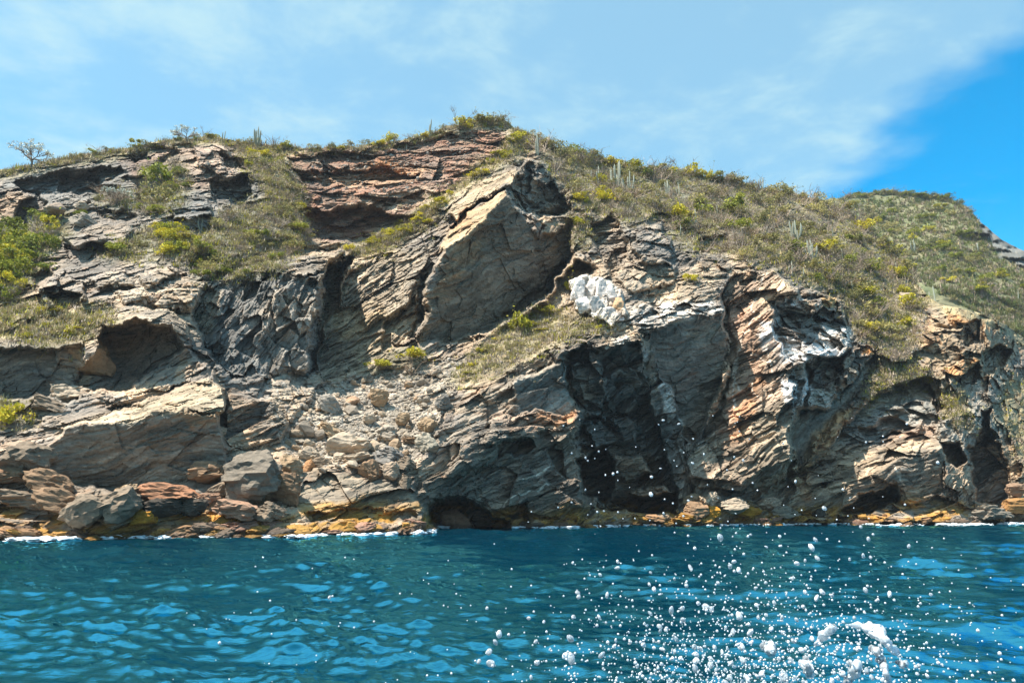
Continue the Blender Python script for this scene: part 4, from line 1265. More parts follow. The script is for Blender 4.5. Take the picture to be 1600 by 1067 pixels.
# far hill: the shrubs one can tell apart, then a mass of scrub
FAR_POLY = [(1318, 318), (1420, 304), (1510, 326), (1530, 390), (1600, 440), (1690, 450), (1690, 540), (1590, 505), (1480, 470), (1430, 430), (1380, 370)]
for (x, y), k in zip(scatter(FAR_POLY, 90, PR), PR.choice(['olive', 'bare', 'yellow', 'green'], 90, p=[.40, .12, .18, .30])):
    p = fsurf(x, y)
    s = mpp(p[1])
    w, h = PR.uniform(14, 34), PR.uniform(7, 15)
    shrub(k, p, w * s, h * s, plant_label(k, w, h, x, y) + ' in the scrub', 'shrubs on the far hill')

for x in np.concatenate([PR.uniform(1315, 1520, 34)]):
    k = PR.choice(['olive', 'bare', 'yellow', 'green'], p=[.45, .2, .1, .25])
    p = fsurf(x, np.interp(x, fx, fsk) + PR.uniform(0, 4))
    s = mpp(p[1])
    w, h = PR.uniform(12, 30), PR.uniform(4, 9)
    shrub(k, p, w * s, h * s, plant_label(k, w, h, x, 320) + ' on its skyline', 'shrubs on the far hill skyline')

# --- dead grass, twigs and seedlings: nobody could count them
def tuft_mass(name, pts, hgt, n_blade, mats, probs, width, label, cat, R):
    acc_v, acc_m = [], []
    n = len(pts)
    N = n * n_blade
    base = np.repeat(pts, n_blade, 0) + R.normal(size=(N, 3)) * np.array([0.22, 0.22, 0.03])
    az = R.uniform(0, 2 * math.pi, N)
    el = R.uniform(0.5, 1.5, N)
    L = np.repeat(hgt, n_blade) * R.uniform(0.5, 1.15, N)
    d = np.stack([np.cos(az) * np.cos(el), np.sin(az) * np.cos(el), np.sin(el)], -1) * L[:, None]
    sd = np.stack([-np.sin(az), np.cos(az), np.zeros(N)], -1) * (width * R.uniform(0.6, 1.4, N))[:, None]
    base[:, 2] -= 0.06
    v = np.stack([base - sd, base + sd, base + d], 1).reshape(-1, 3)
    f = np.arange(N * 3).reshape(N, 3)
    mi = np.repeat(R.choice(len(mats), n, p=probs), n_blade)
    me = mesh_np(name, v, f, False, mats, mat_idx=mi)
    return tag(link(name, me), label, cat, kind='stuff')


pts, hs = [], []
for k, dens in (('hill', 9000), ('left_green', 500), ('left_grass', 900), ('upper_bush', 500), ('mid_bush', 500), ('mid_scrub', 1700), ('bank_scrub', 1100), ('ramp', 1100),
                ('ledge', 900), ('saddle', 200), ('lower_hill', 450), ('gully_right', 220), ('far_right', 500), ('left_tuft', 120)):
    q = scatter(VEG[k], dens, PR)
    q = q + PR.normal(size=q.shape) * 5
    pts.append(surf(q[:, 0], q[:, 1])); hs.append(PR.uniform(0.25, 0.75, dens))
    q = scatter(VEG[k], dens // 4, PR) + PR.normal(size=(dens // 4, 2)) * 15
    pts.append(surf(q[:, 0], np.maximum(q[:, 1], np.interp(q[:, 0], gx, gsky) + 2))); hs.append(PR.uniform(0.2, 0.55, dens // 4))
xs = np.concatenate([PR.uniform(-100, 850, 1500), PR.uniform(870, 1330, 600)])
pts.append(surf(xs, np.interp(xs, gx, gsky) + PR.uniform(0, 12, len(xs)) ** 1.0)); hs.append(PR.uniform(0.3, 0.9, len(xs)))
tuft_mass('dry_grass', np.concatenate(pts), np.concatenate(hs), 12, [MAT_STRAW, MAT_TWIG, MAT_LEAF_O, MAT_LEAF_Y], [.28, .34, .28, .10], 0.05,
          'dry grass and twigs between the shrubs on the cliff slopes', 'grass', PR)
q = scatter([(1310, 316), (1420, 303), (1510, 325), (1530, 345), (1560, 400), (1640, 440), (1690, 450), (1690, 560), (1580, 520), (1400, 420)], 4600, PR)
qx = PR.uniform(1310, 1530, 500)
q = np.concatenate([q, np.stack([qx, np.interp(qx, fx, fsk) + PR.uniform(0, 5, 500)], -1)])
tuft_mass('hillside_scrub', fsurf(q[:, 0], q[:, 1]), PR.uniform(0.7, 2.0, len(q)), 16, [MAT_STRAW, MAT_TWIG, MAT_FAR_OLIVE, MAT_FAR_GREEN], [.06, .22, .40, .32], 0.11,
          'mass of low scrub covering the far hill', 'scrub', PR)

# --- columnar cacti
def stem_mesh(seed, bend):
    R = np.random.default_rng(seed)
    z = np.linspace(0, 1, 9)
    path = np.stack([bend * (1 - (1 - z) ** 3), 0.15 * bend * z, z * (1 - 0.15 * bend)], -1)
    rad = 0.055 * np.array([0.8, 0.95, 1, 1.05, 1.02, 1.05, 1, 0.85, 0.25])
    n, sides = len(path), 14
    v, f = tube(path, rad, sides)
    v = v.reshape(n, sides, 3)
    c = path[:, None]
    v = c + (v - c) * np.where(np.arange(sides) % 2, 0.78, 1.12)[None, :, None]
    v = np.concatenate([v.reshape(-1, 3), path[-1:] + [[0, 0, 0.012]]])
    tip = len(v) - 1
    i = np.arange(sides) + (n - 1) * sides
    cap = np.stack([i, np.roll(i, -1), np.full(sides, tip), np.full(sides, tip)], -1)
    me = bpy.data.meshes.new('stem')
    me.from_pydata([tuple(p) for p in v], [], [tuple(int(a) for a in q) for q in f] + [tuple(int(a) for a in q[:3]) for q in cap])
    me.materials.append(MAT_CACTUS)
    return me


STEMS = [stem_mesh(i, b) for i, b in enumerate((0.0, 0.16, 0.34, 0.5, 0.25))]


def cactus(p, h, n, label, R, group=None, spread=0.5):
    root = link('cactus', None, loc=(p[0], p[1], p[2] - 0.15))
    tag(root, label, 'cactus', group)
    for k in range(n):
        az = 2 * math.pi * k / max(n, 1) + R.uniform(-0.4, 0.4)
        bi = 0 if k == 0 else R.integers(1, 5)
        o = link('stem', STEMS[bi], root)
        r = 0 if k == 0 else R.uniform(0.05, 0.16) * h
        o.location = (math.cos(az) * r, math.sin(az) * r, 0 if k % 2 else R.uniform(0, 0.12) * h)
        hh = h * (1.0 if k == 0 else R.uniform(0.55, 0.95))
        o.scale = (h * 0.58, h * 0.58, hh)
        o.rotation_euler = (R.uniform(-0.08, 0.08), R.uniform(-0.08, 0.08), az)
    return root


CR = np.random.default_rng(77)
for x, y, h, n, lab in [
    (403, 229, 34, 9, 'lone many-armed columnar cactus standing on the left skyline'),
    (610, 228, 26, 6, 'clump of short cactus stems on the crest above the red bank'),
    (672, 213, 28, 3, 'forked cactus on the skyline left of the peak'),
    (636, 238, 14, 1, 'single short cactus stub at the top of the red bank'),
    (842, 242, 34, 4, 'cactus clump on the crest among bare thorn twigs right of the peak'),
    (936, 286, 28, 4, 'pale leaning cactus clump on the upper hillside, leftmost of its row'),
    (968, 292, 42, 5, 'tallest pale cactus clump on the upper hillside right of the peak'),
    (985, 296, 30, 6, 'dense pale cactus clump just right of the tallest one on the upper hillside'),
    (1043, 303, 24, 5, 'pale cactus clump in the middle of the upper hillside'),
    (1062, 304, 22, 2, 'two-stemmed pale cactus right of the clump in the middle of the hillside'),
    (1088, 350, 26, 2, 'thin pale cactus low on the hillside above the dark ledges'),
    (1098, 335, 18, 1, 'single pale cactus stem in the scrub of the middle hillside'),
    (1122, 336, 20, 2, 'pair of short cactus stems in the scrub of the middle hillside'),
    (1064, 368, 18, 3, 'small cactus clump beside the dark ledges below the hillside'),
    (1192, 298, 22, 5, 'bare branching cactus on the skyline of the right hillside'),
    (1246, 374, 32, 9, 'broad blue-grey candelabra cactus on the right hillside'),
    (1272, 408, 36, 7, 'tall blue-grey cactus clump below the broad candelabra cactus'),
    (1302, 372, 18, 2, 'short cactus pair right of the broad candelabra cactus'),
    (1318, 405, 18, 1, 'single cactus stem right of the tall blue-grey clump'),
    (1238, 428, 22, 4, 'small cactus clump at the lower edge of the right hillside'),
    (1256, 434, 18, 2, 'leaning cactus pair at the lower edge of the right hillside'),
    (1332, 455, 18, 4, 'little cactus clump low on the right hillside'),
    (1404, 432, 22, 4, 'cactus clump near the gully between the two hills'),
    (1200, 372, 20, 3, 'cactus trio in the scrub left of the broad candelabra cactus'),
    (350, 222, 20, 3, 'crooked cactus on the skyline above the left crags'),
    (315, 360, 26, 3, 'grey leaning agave-like cactus on the dark left rocks'),
    (206, 370, 18, 2, 'small cactus pair above the left terrace'),
]:
    p = surf(x, y)
    cactus(p, h * mpp(p[1]) * 1.1, n, lab, CR)
for x, y, h, n, lab in [(1430, 392, 20, 4, 'cactus clump on the near flank of the far hill'), (1462, 470, 24, 2, 'tall cactus pair at the foot of the far hill'),
                        (1592, 470, 16, 1, 'single cactus stem on the far hill near the right edge'), (1530, 395, 16, 3, 'small cactus clump below the crags of the far hill')]:
    p = fsurf(x, y)
    cactus(p, h * mpp(p[1]) * 1.1, n, lab, CR)

# --- small bare-branched trees with pale blossom on the skyline
def blossom_tree(p, h, seed, label):
    R = np.random.default_rng(seed)
    root = tag(link('blossom_tree', None, loc=(p[0], p[1], p[2] - 0.1)), label, 'tree')
    tr = Acc()
    v, f = tube([(0, 0, 0), (0.02, 0, 0.18), (-0.01, 0, 0.32)], [0.05, 0.04, 0.04], 7)
    tr.add(v * h, f)
    link('trunk', tr.mesh('trunk', [MAT_BARK], True), root)
    br = Acc()
    tips = []

    def grow(p0, d, L, r, lev):
        p1 = p0 + d * L
        v, f = tube([p0, (p0 + p1) / 2 + R.normal(size=3) * 0.02 * h, p1], [r, r * 0.85, r * 0.7], 4)
        br.add(v, f)
        if lev == 0:
            tips.append(p1)
            return
        for _ in range(2 if lev < 3 else 3):
            dd = d + R.normal(size=3) * 0.55 + np.array([d[0], d[1], 0]) * 0.25
            dd[2] = max(dd[2], 0.10)
            grow(p1, dd / np.linalg.norm(dd), L * R.uniform(0.7, 0.9), r * 0.68, lev - 1)
    for k in range(5):
        az = 2 * math.pi * k / 5 + R.uniform(-.3, .3)
        d = np.array([math.cos(az), math.sin(az), 0.65])
        grow(np.array([0, 0, 0.31 * h]), d / np.linalg.norm(d), 0.26 * h, 0.028 * h, 4)
    link('branches', br.mesh('branches', [MAT_BARK], True), root)
    cen = np.array(tips)
    cen = np.repeat(cen, 5, 0) + R.normal(size=(len(cen) * 5, 3)) * 0.030 * h
    a = Acc()
    v, f = leaves(R, cen, 0.032 * h, flat=0.7)
    a.add(v, f)
    link('blossom', a.mesh('blossom', [MAT_FLOWER]), root)


p = surf(49, 260); blossom_tree(p, 38 * mpp(p[1]) * 1.1, 3, 'lone round-crowned tree with pale tips on the far left skyline')
p = surf(290, 221); blossom_tree(p, 26 * mpp(p[1]) * 1.1, 4, 'small pale-flowered tree on the crest above the left crags')
p = surf(185, 318); blossom_tree(p, 30 * mpp(p[1]), 5, 'small bare tree on the slope under the left crest')

# ------------------------------------------------------------------ loose rocks
import bmesh


def rock_proto(seed, planes, box, sub=4, rough=0.085):
    R = np.random.default_rng(seed)
    bm = bmesh.new()
    bmesh.ops.create_icosphere(bm, subdivisions=sub, radius=1.0)
    v = np.array([p.co[:] for p in bm.verts])
    fc = np.array([[q.index for q in p.verts] for p in bm.faces])
    bm.free()
    n = R.normal(size=(planes, 3)); n /= np.linalg.norm(n, axis=1)[:, None]
    if box:
        n[:6] = np.array([(1, 0, 0), (-1, 0, 0), (0, 1, 0), (0, -1, 0), (0, 0, 1), (0, 0, -1)]) + R.normal(size=(6, 3)) * 0.22
        n[:6] /= np.linalg.norm(n[:6], axis=1)[:, None]
    h = R.uniform(0.5, 0.85, planes)
    d = v @ n.T
    r = np.where(d > 1e-3, h / np.maximum(d, 1e-3), 9).min(1)
    r = np.minimum(r, 1.3)
    p = v * r[:, None]
    f1, _, e1 = facets(p[:, 0] * 2.2, p[:, 1] * 2.2, p[:, 2] * 4.5 + 3, 20 + seed, 0.5)
    r2 = r + rough * (fbm(p[:, 0] * 3 + seed, p[:, 1] * 3, p[:, 2] * 6, 4) * 0.8 + f1 * 0.9)
    p = v * r2[:, None]
    lo, hi = p.min(0), p.max(0)
    p = (p - (lo + hi) / 2) / (hi - lo)
    me = mesh_np('boulder', p, fc, False, [MAT_ROCK])
    return me


RP = [rock_proto(i, 12 + i % 5 * 3, i % 2 == 0) for i in range(10)]
SLAB = [rock_proto(20 + i, 14, True, 4, 0.12) for i in range(4)]
PEB = [rock_proto(40 + i, 11, i % 2 == 0, 2, 0.02) for i in range(6)]
RR = np.random.default_rng(91)


def rock(name, px, py, w, h, col, label, tilt=0.0, group=None, protos=None, z=None, fwd=0.22, cat='rock', depth=None):
    """a rock whose middle is seen at (px, py), w x h photograph pixels, resting against the cliff"""
    protos = protos or RP
    sY = surf(px, py + h * 0.30)[1]
    s = mpp(sY)
    W_, H_ = w * s, h * s
    D_ = depth * s if depth else 0.5 * (W_ + H_) * RR.uniform(0.85, 1.15)
    p = at(px, py, sY - fwd * D_)
    o = link(name, protos[RR.integers(0, len(protos))], loc=tuple(p))
    o.scale = (W_ * 1.06, D_, H_ * 1.06)
    o.rotation_euler = (RR.uniform(-0.15, 0.15), math.radians(-tilt), RR.choice([0, math.pi]) + RR.uniform(-0.25, 0.25))
    v = RR.uniform(0.75, 1.0)
    o.color = (col[0] * v * 1.08, col[1] * v, col[2] * v * 0.9, 1)
    return tag(o, label, cat, group)


G_, T_, B_, R_, K_, O_, P_, L_ = (0.215, 0.175, 0.135), (0.38, 0.285, 0.19), (0.25, 0.17, 0.11), (0.36, 0.17, 0.085), (0.075, 0.065, 0.055), (0.42, 0.21, 0.03), (0.36, 0.235, 0.17), (0.42, 0.36, 0.29)
for px, py, w, h, tilt, col, kind, lab in [
    # above the left shore
    (110, 615, 62, 30, -12, L_, 's', 'cream weathered rock with a hooked tip perched on the left ledge'),
    (142, 556, 52, 76, 38, T_, 'r', 'tan slab leaning in the mouth of the left overhang'),
    (78, 632, 60, 22, 14, G_, 's', 'long grey rock lying under the cream perched rock'),
    (36, 716, 82, 52, 8, G_, 'r', 'dark rounded rock mass left of the big grey block'),
    (8, 742, 60, 26, 8, B_, 's', 'brown layered slab at the left picture edge above the shore'),
    (78, 752, 70, 34, 16, B_, 's', 'brown layered rock at the lower left corner of the big grey block'),
    (33, 780, 88, 28, 3, G_, 's', 'flat dark grey slab over a shadowed gap on the left shore'),
    (100, 785, 84, 36, 18, B_, 's', 'rough brown rock leaning right on the left shore'),
    (140, 795, 74, 48, 30, G_, 'r', 'pointed grey boulder leaning right on the left shore'),
    (188, 790, 58, 56, -20, G_, 'r', 'dark pyramid-shaped boulder with an ochre foot on the left shore'),
    (195, 768, 46, 18, 12, T_, 's', 'tan wedge of rock behind the dark pyramid boulder'),
    (260, 768, 92, 27, 4, (0.36, 0.19, 0.115), 's', 'rust-red layered slab lying at the foot of the big grey block'),
    (322, 738, 54, 36, 6, B_, 'r', 'rounded brown knob at the lower right corner of the big grey block'),
    (392, 747, 92, 82, 0, (0.215, 0.19, 0.16), 'r', 'largest rounded grey boulder on the shore left of the rubble'),
    (340, 770, 46, 28, 20, G_, 's', 'grey slab wedged left of the largest grey boulder'),
    (256, 792, 66, 34, 0, K_, 'r', 'black pitted rock on the shore below the rust-red slab'),
    (306, 793, 46, 26, -6, K_, 'r', 'small black rock between the pitted rock and the pink flat rock'),
    (322, 779, 40, 17, -8, P_, 's', 'small pinkish slab left of the flat pink rock'),
    (368, 796, 72, 30, 2, P_, 's', 'flat pink rock below the largest grey boulder'),
    (222, 806, 40, 28, 0, O_, 'r', 'ochre-yellow cap rock next to the dark pyramid boulder'),
    (450, 762, 50, 48, 12, B_, 'r', 'rough brown boulder above the sloping shore slab'),
    (420, 800, 46, 30, 10, G_, 's', 'grey rock at the left tip of the sloping shore slab'),
    (408, 775, 40, 26, -14, B_, 'r', 'brown rock in the shadow under the largest grey boulder'),
    # on and below the rubble
    (545, 692, 68, 34, -4, L_, 'r', 'big pale grey boulder in the middle of the rubble foot'),
    (515, 672, 40, 22, 24, T_, 's', 'tan tilted slab upper left of the big pale boulder'),
    (604, 678, 30, 32, 0, (0.40, 0.36, 0.31), 'r', 'upright pale block right of the big pale boulder'),
    (630, 655, 24, 20, -10, T_, 'r', 'tan block above the upright pale block'),
    (667, 694, 34, 34, 0, (0.33, 0.31, 0.26), 'r', 'faceted grey boulder against the laminated rock right of the rubble'),
    (668, 664, 30, 26, 22, T_, 'r', 'tan wedge boulder above the faceted grey boulder'),
    (607, 712, 48, 28, 14, (0.25, 0.24, 0.23), 's', 'dark grey striped slab at the foot of the rubble'),
    (594, 622, 32, 32, 10, T_, 'r', 'tan cube-like boulder high on the rubble slope'),
    (515, 632, 38, 28, 36, (0.34, 0.32, 0.29), 's', 'grey slab standing on the left side of the rubble slope'),
    (551, 627, 22, 18, 0, (0.44, 0.30, 0.21), 'r', 'small orange-brown block in the upper rubble'),
    (644, 688, 34, 11, 6, B_, 's', 'thin flat slab left of the faceted grey boulder'),
    (456, 728, 30, 38, 6, T_, 'r', 'tan upright boulder right of the largest grey boulder'),
    (484, 708, 28, 22, 0, (0.42, 0.36, 0.29), 'r', 'pale boulder at the lower left of the rubble'),
    (529, 714, 22, 15, 0, L_, 'r', 'small pale stone under the big pale boulder'),
    (504, 722, 30, 16, 8, G_, 's', 'small grey slab left of the small pale stone'),
    (482, 728, 18, 24, -24, (0.40, 0.23, 0.12), 'r', 'orange-brown chunk right of the tan upright boulder'),
    (580, 734, 32, 30, 30, B_, 'r', 'brown ribbed block below the dark grey striped slab'),
    (614, 737, 28, 28, -30, (0.40, 0.32, 0.25), 'r', 'tilted tan block right of the brown ribbed block'),
    (634, 724, 32, 22, 22, G_, 's', 'grey slab leaning on the laminated rock at the rubble foot'),
    (692, 628, 24, 26, 0, (0.20, 0.19, 0.175), 'r', 'dark block on the right margin of the rubble'),
    (577, 655, 22, 18, 0, (0.44, 0.38, 0.31), 'r', 'pale stone in the middle of the rubble slope'),
    (632, 752, 24, 22, 0, G_, 'r', 'grey stone above the right end of the shore slab'),
    (554, 716, 60, 16, 8, (0.40, 0.345, 0.28), 's', 'pale ledge slab right under the big pale boulder'),
    # right shore
    (1083, 780, 28, 18, 0, T_, 'r', 'tan boulder at the right end of the great cave mouth'),
    (1112, 780, 24, 20, -30, L_, 'r', 'pale tilted boulder right of the cave mouth'),
    (1146, 790, 46, 24, -6, L_, 'r', 'large pale boulder on the right shore below the brown face'),
    (1112, 799, 24, 18, 0, O_, 'r', 'yellow weed-covered boulder below the pale tilted boulder'),
    (1088, 796, 36, 24, 0, B_, 'r', 'brown boulder at the waterline right of the cave'),
    (1202, 787, 40, 22, 0, (0.44, 0.33, 0.25), 's', 'tan slab on the shore left of the laminated right block'),
    (1224, 800, 50, 20, 0, (0.20, 0.175, 0.14), 's', 'dark flat slab at the waterline left of the right block'),
    (1278, 798, 24, 20, 10, K_, 'r', 'small black boulder left of the right sea cave'),
    (1246, 752, 14, 14, 0, T_, 'r', 'single tan stone on the crest of the right laminated block'),
    (1170, 800, 34, 16, 0, O_, 'r', 'ochre boulder at the waterline under the large pale boulder'),
    (712, 812, 46, 30, 0, P_, 'r', 'pink crusted rock in the mouth of the sea cave'),
    (752, 816, 34, 20, 0, (0.12, 0.09, 0.07), 'r', 'wet dark rock in the mouth of the sea cave right of the pink one'),
    (1548, 800, 60, 22, 0, (0.22, 0.20, 0.17), 's', 'grey reef slab in the white wash at the far right'),
    (1594, 790, 44, 26, 0, (0.34, 0.20, 0.085), 'r', 'orange boulder at the right picture edge by the wash'),
    (1590, 765, 30, 20, 0, (0.30, 0.21, 0.15), 'r', 'brown boulder at the right picture edge above the orange one'),
    # pale blocks in the gully between the hills
    (1414, 462, 20, 12, 0, L_, 'r', 'larger pale block in the gully between the two hills'),
    (1426, 475, 18, 12, 0, L_, 'r', 'smaller pale block below the larger one in the gully'),
    # upper left
    (82, 328, 44, 28, -10, (0.34, 0.28, 0.23), 'r', 'brown boulder among the dark upper left crags'),
    (128, 322, 20, 14, 0, L_, 'r', 'small pale boulder right of the brown boulder in the upper left crags'),
    (130, 345, 40, 24, 30, (0.30, 0.275, 0.24), 's', 'grey leaning slab below the small pale boulder in the upper left'),
    (300, 345, 50, 34, 22, (0.24, 0.245, 0.24), 's', 'blue-grey layered block on the left slope under the dark crag'),
]:
    rock('boulder' if kind == 'r' else 'flat_rock', px, py, w, h, col, lab, tilt, protos=RP if kind == 'r' else SLAB)

# white quartz blocks
QP = [rock_proto(70 + i, 13, True, 3, 0.06) for i in range(4)]
for k, (px, py, w, h, tl) in enumerate([(904, 455, 22, 38, 10), (922, 452, 20, 36, 4), (940, 454, 20, 34, -6), (912, 476, 24, 26, 14), (932, 477, 24, 28, 0), (954, 464, 22, 28, -10), (966, 478, 18, 28, -6), (950, 488, 24, 20, 6), (932, 494, 20, 14, 0), (967, 496, 18, 16, 0)]):
    rock('quartz_block', px, py, w, h, [(0.80, 0.79, 0.80), (0.66, 0.645, 0.64), (0.74, 0.73, 0.73)][k % 3] if k not in (6,) else (0.55, 0.38, 0.24),
         'white quartz block, ' + ['upper left corner', 'top, second from the left', 'top middle', 'left side, lower', 'centre', 'upper right', 'orange-stained, right side', 'lower right of centre', 'bottom middle', 'lower right corner'][k] + ' of the white outcrop',
         tl, 'white quartz outcrop blocks', QP, fwd=-0.30, depth=18)

# stones of the rubble slope
STRETCH = [(440, 700, 'the lower left rubble'), (480, 660, 'the left margin of the rubble'), (520, 610, 'the rubble head by the gully'), (545, 690, 'the big pale boulder'), (560, 650, 'the middle rubble'), (594, 622, 'the tan cube-like boulder'),
           (640, 600, 'the rubble below the yellow bushes'), (640, 655, 'the right rubble'), (690, 640, 'the laminated rock beside the rubble'), (600, 710, 'the striped slab'), (720, 590, 'the rubble head below the grassy ledge'), (500, 730, 'the rubble foot above the shore slab')]
for (x, y) in scatter([(440, 700), (470, 640), (500, 605), (560, 592), (700, 570), (725, 570), (695, 640), (672, 700), (630, 735), (500, 742), (455, 735)], 140, RR):
    w = (4.5 + RR.gamma(1.5, 3.8)) * (0.7 + 0.5 * (y - 560) / 170)
    h = w * RR.uniform(0.5, 0.95)
    c = [(0.40, 0.345, 0.28), (0.36, 0.30, 0.23), (0.32, 0.285, 0.24), (0.38, 0.285, 0.20), (0.26, 0.23, 0.195)][RR.integers(0, 5)]
    tone = {0.40: 'pale', 0.36: 'tan', 0.32: 'grey', 0.38: 'orange-tan', 0.26: 'dark grey'}[c[0]]
    form = 'flat ' if h < 0.62 * w else 'blocky ' if h > 0.82 * w else ''
    where = min(STRETCH, key=lambda m: (m[0] - x) ** 2 + (m[1] - y) ** 2)[2]
    rock('stone', x, y, w, h, c, ('small ' if w < 10 else 'fist-like ' if w < 13 else 'larger ') + form + tone + ' stone lying by ' + where, RR.uniform(-30, 30), 'stones on the rubble slope', PEB, fwd=0.15, cat='stone')

# weed-covered rocks of the tide line
shore_row = np.argmax(CL[..., 2] > 0.25, axis=0)
shore_xy = CL[shore_row, np.arange(NC)]
TIDE = [(20, 'the left picture edge'), (95, 'the flat dark grey slab'), (165, 'the dark pyramid boulder'), (240, 'the black pitted rock'), (310, 'the small black rock'), (380, 'the flat pink rock'), (440, 'the tip of the shore slab'), (540, 'the middle of the shore slab'),
        (640, 'the right end of the shore slab'), (720, 'the sea cave'), (800, 'the dark ledges left of the great cave'), (880, 'the left side of the great cave mouth'), (960, 'the middle of the great cave mouth'), (1050, 'the right side of the great cave mouth'), (1130, 'the large pale boulder'),
        (1220, 'the dark flat slab'), (1300, 'the right sea cave'), (1400, 'the laminated right block'), (1500, 'the reef slab'), (1590, 'the right picture edge')]
tide_x = np.concatenate([RR.uniform(-60, 430, 74), RR.uniform(430, 680, 20), RR.uniform(780, 1100, 34), RR.uniform(1060, 1280, 30), RR.uniform(1280, 1640, 26)])
for x in tide_x:
    j = int(np.clip((x - GX0) / (GX1 - GX0) * (NC - 1), 0, NC - 1))
    b = shore_xy[j]
    w = RR.uniform(0.7, 2.4)
    h = w * RR.uniform(0.28, 0.45)
    up = RR.uniform(0, 1) ** 1.5
    k = RR.choice(4, p=[.46, .24, .18, .12])
    c = [(0.36, 0.195, 0.05), (0.27, 0.155, 0.08), (0.30, 0.17, 0.115), (0.14, 0.10, 0.07)][k]
    o = link('tide_rock', RP[RR.integers(0, 10)], loc=(b[0] + RR.normal() * 0.3, b[1] - 0.5 + up * 1.8, 0.02 + up * 1.05 + h * 0.06))
    o.scale = (w, w * RR.uniform(0.7, 1.1), h)
    o.rotation_euler = (RR.uniform(-0.2, 0.2), RR.uniform(-0.25, 0.25), RR.uniform(0, 6.28))
    v = RR.uniform(0.8, 1.2)
    o.color = (c[0] * v, c[1] * v, c[2] * v, 1)
    tag(o, ('small ' if w < 1.2 else 'broad ' if w > 2 else '') + ['ochre weed-covered', 'rusty brown', 'pinkish crusted', 'wet dark'][k] + (' low' if up < 0.25 else ' raised' if up > 0.6 else '') + ' tide rock by ' + min(TIDE, key=lambda m: abs(m[0] - x))[1],
        'rock', 'weed-covered rocks along the waterline')

# gravel of the rubble slope and ledges: nobody could count it
def gravel(name, pts, size, label, col):
    R = np.random.default_rng(8)
    base = np.array([v.co[:] for v in PEB_LOW.vertices])
    bf = np.array([p.vertices[:] for p in PEB_LOW.polygons])
    n = len(pts)
    q = R.normal(size=(n, 3, 3))
    q, _ = np.linalg.qr(q)
    v = np.einsum('nij,vj->nvi', q, base) * (size[:, None, None] * R.uniform(0.7, 1.3, (n, 1, 3))) + pts[:, None]
    f = bf[None] + (np.arange(n) * len(base))[:, None, None]
    cc = np.repeat(np.array(col)[R.integers(0, len(col), n)] * R.uniform(0.75, 1.2, (n, 1)), len(base), 0)
    return tag(link(name, mesh_np(name, v.reshape(-1, 3), f.reshape(-1, 3), False, [MAT_CLIFF], cc)), label, 'gravel', kind='stuff')


PEB_LOW = rock_proto(60, 9, True, 1, 0.0)
q = np.concatenate([scatter(TALUS, 4200, RR), scatter([(420, 590), (500, 585), (480, 640), (440, 690), (415, 650)], 350, RR), scatter([(160, 420), (340, 430), (330, 490), (200, 480)], 500, RR), scatter([(1395, 460), (1430, 450), (1450, 480), (1440, 560), (1415, 555)], 350, RR),
                    scatter([(300, 235), (365, 232), (380, 300), (330, 300)], 300, RR), scatter([(470, 250), (760, 215), (700, 290), (540, 340)], 500, RR), scatter([(720, 600), (850, 490), (905, 410), (925, 430), (880, 530)], 500, RR)])
gravel('gravel', surf(q[:, 0], q[:, 1]), (0.08 + RR.gamma(1.5, 0.075, len(q))) * (surf(q[:, 0], q[:, 1])[:, 1] / 85), 'loose gravel strewn over the rubble slope and ledges', [(0.40, 0.35, 0.29), (0.34, 0.295, 0.24), (0.30, 0.27, 0.23), (0.37, 0.30, 0.235)])

# white wash where the sea meets the rock
FM, t = new_mat('sea_foam')
bb = t.node('ShaderNodeBsdfPrincipled', ins={'Base Color': (0.80, 0.85, 0.87, 1), 'Roughness': 0.55})
t.node('ShaderNodeOutputMaterial', ins={'Surface': bb.outputs[0]})
fxs, wts = [], []
for a_, b_, n_, out_ in ((45, 170, 2000, 2.4), (170, 420, 900, 1.0), (425, 620, 1100, 1.3), (650, 720, 700, 1.8), (800, 910, 420, 1.2), (920, 1080, 260, 0.7), (1100, 1280, 320, 0.8), (1290, 1450, 420, 1.1), (1460, 1640, 2000, 3.0)):
    x = RR.uniform(a_, b_, n_)
    keep = perlin(x / 18, 0.3, 0.9) > -0.25
    fxs.append(x[keep]); wts.append(np.full(keep.sum(), out_))
fxs, wts = np.concatenate(fxs), np.concatenate(wts)
j = np.clip((fxs - GX0) / (GX1 - GX0) * (NC - 1), 0, NC - 1).astype(int)
sp = shore_xy[j].copy()
sp[:, 1] -= RR.uniform(-0.1, 1, len(sp)) ** 2 * wts + 0.1
sp[:, 2] = RR.uniform(0.0, 0.22, len(sp))
base = np.array([v.co[:] for v in PEB_LOW.vertices]); bf = np.array([p.vertices[:] for p in PEB_LOW.polygons])
sz = (0.05 + RR.gamma(1.5, 0.07, (len(sp), 1, 1))) * np.stack([RR.uniform(1, 2.6, len(sp)), RR.uniform(0.8, 1.6, len(sp)), RR.uniform(0.25, 0.6, len(sp))], -1)[:, None]
v = base[None] * sz + sp[:, None]
f = bf[None] + (np.arange(len(sp)) * len(base))[:, None, None]
tag(link('sea_foam', mesh_np('sea_foam', v.reshape(-1, 3), f.reshape(-1, 3), True, [FM])), 'white wash where the sea laps the rocks', 'foam', kind='stuff')

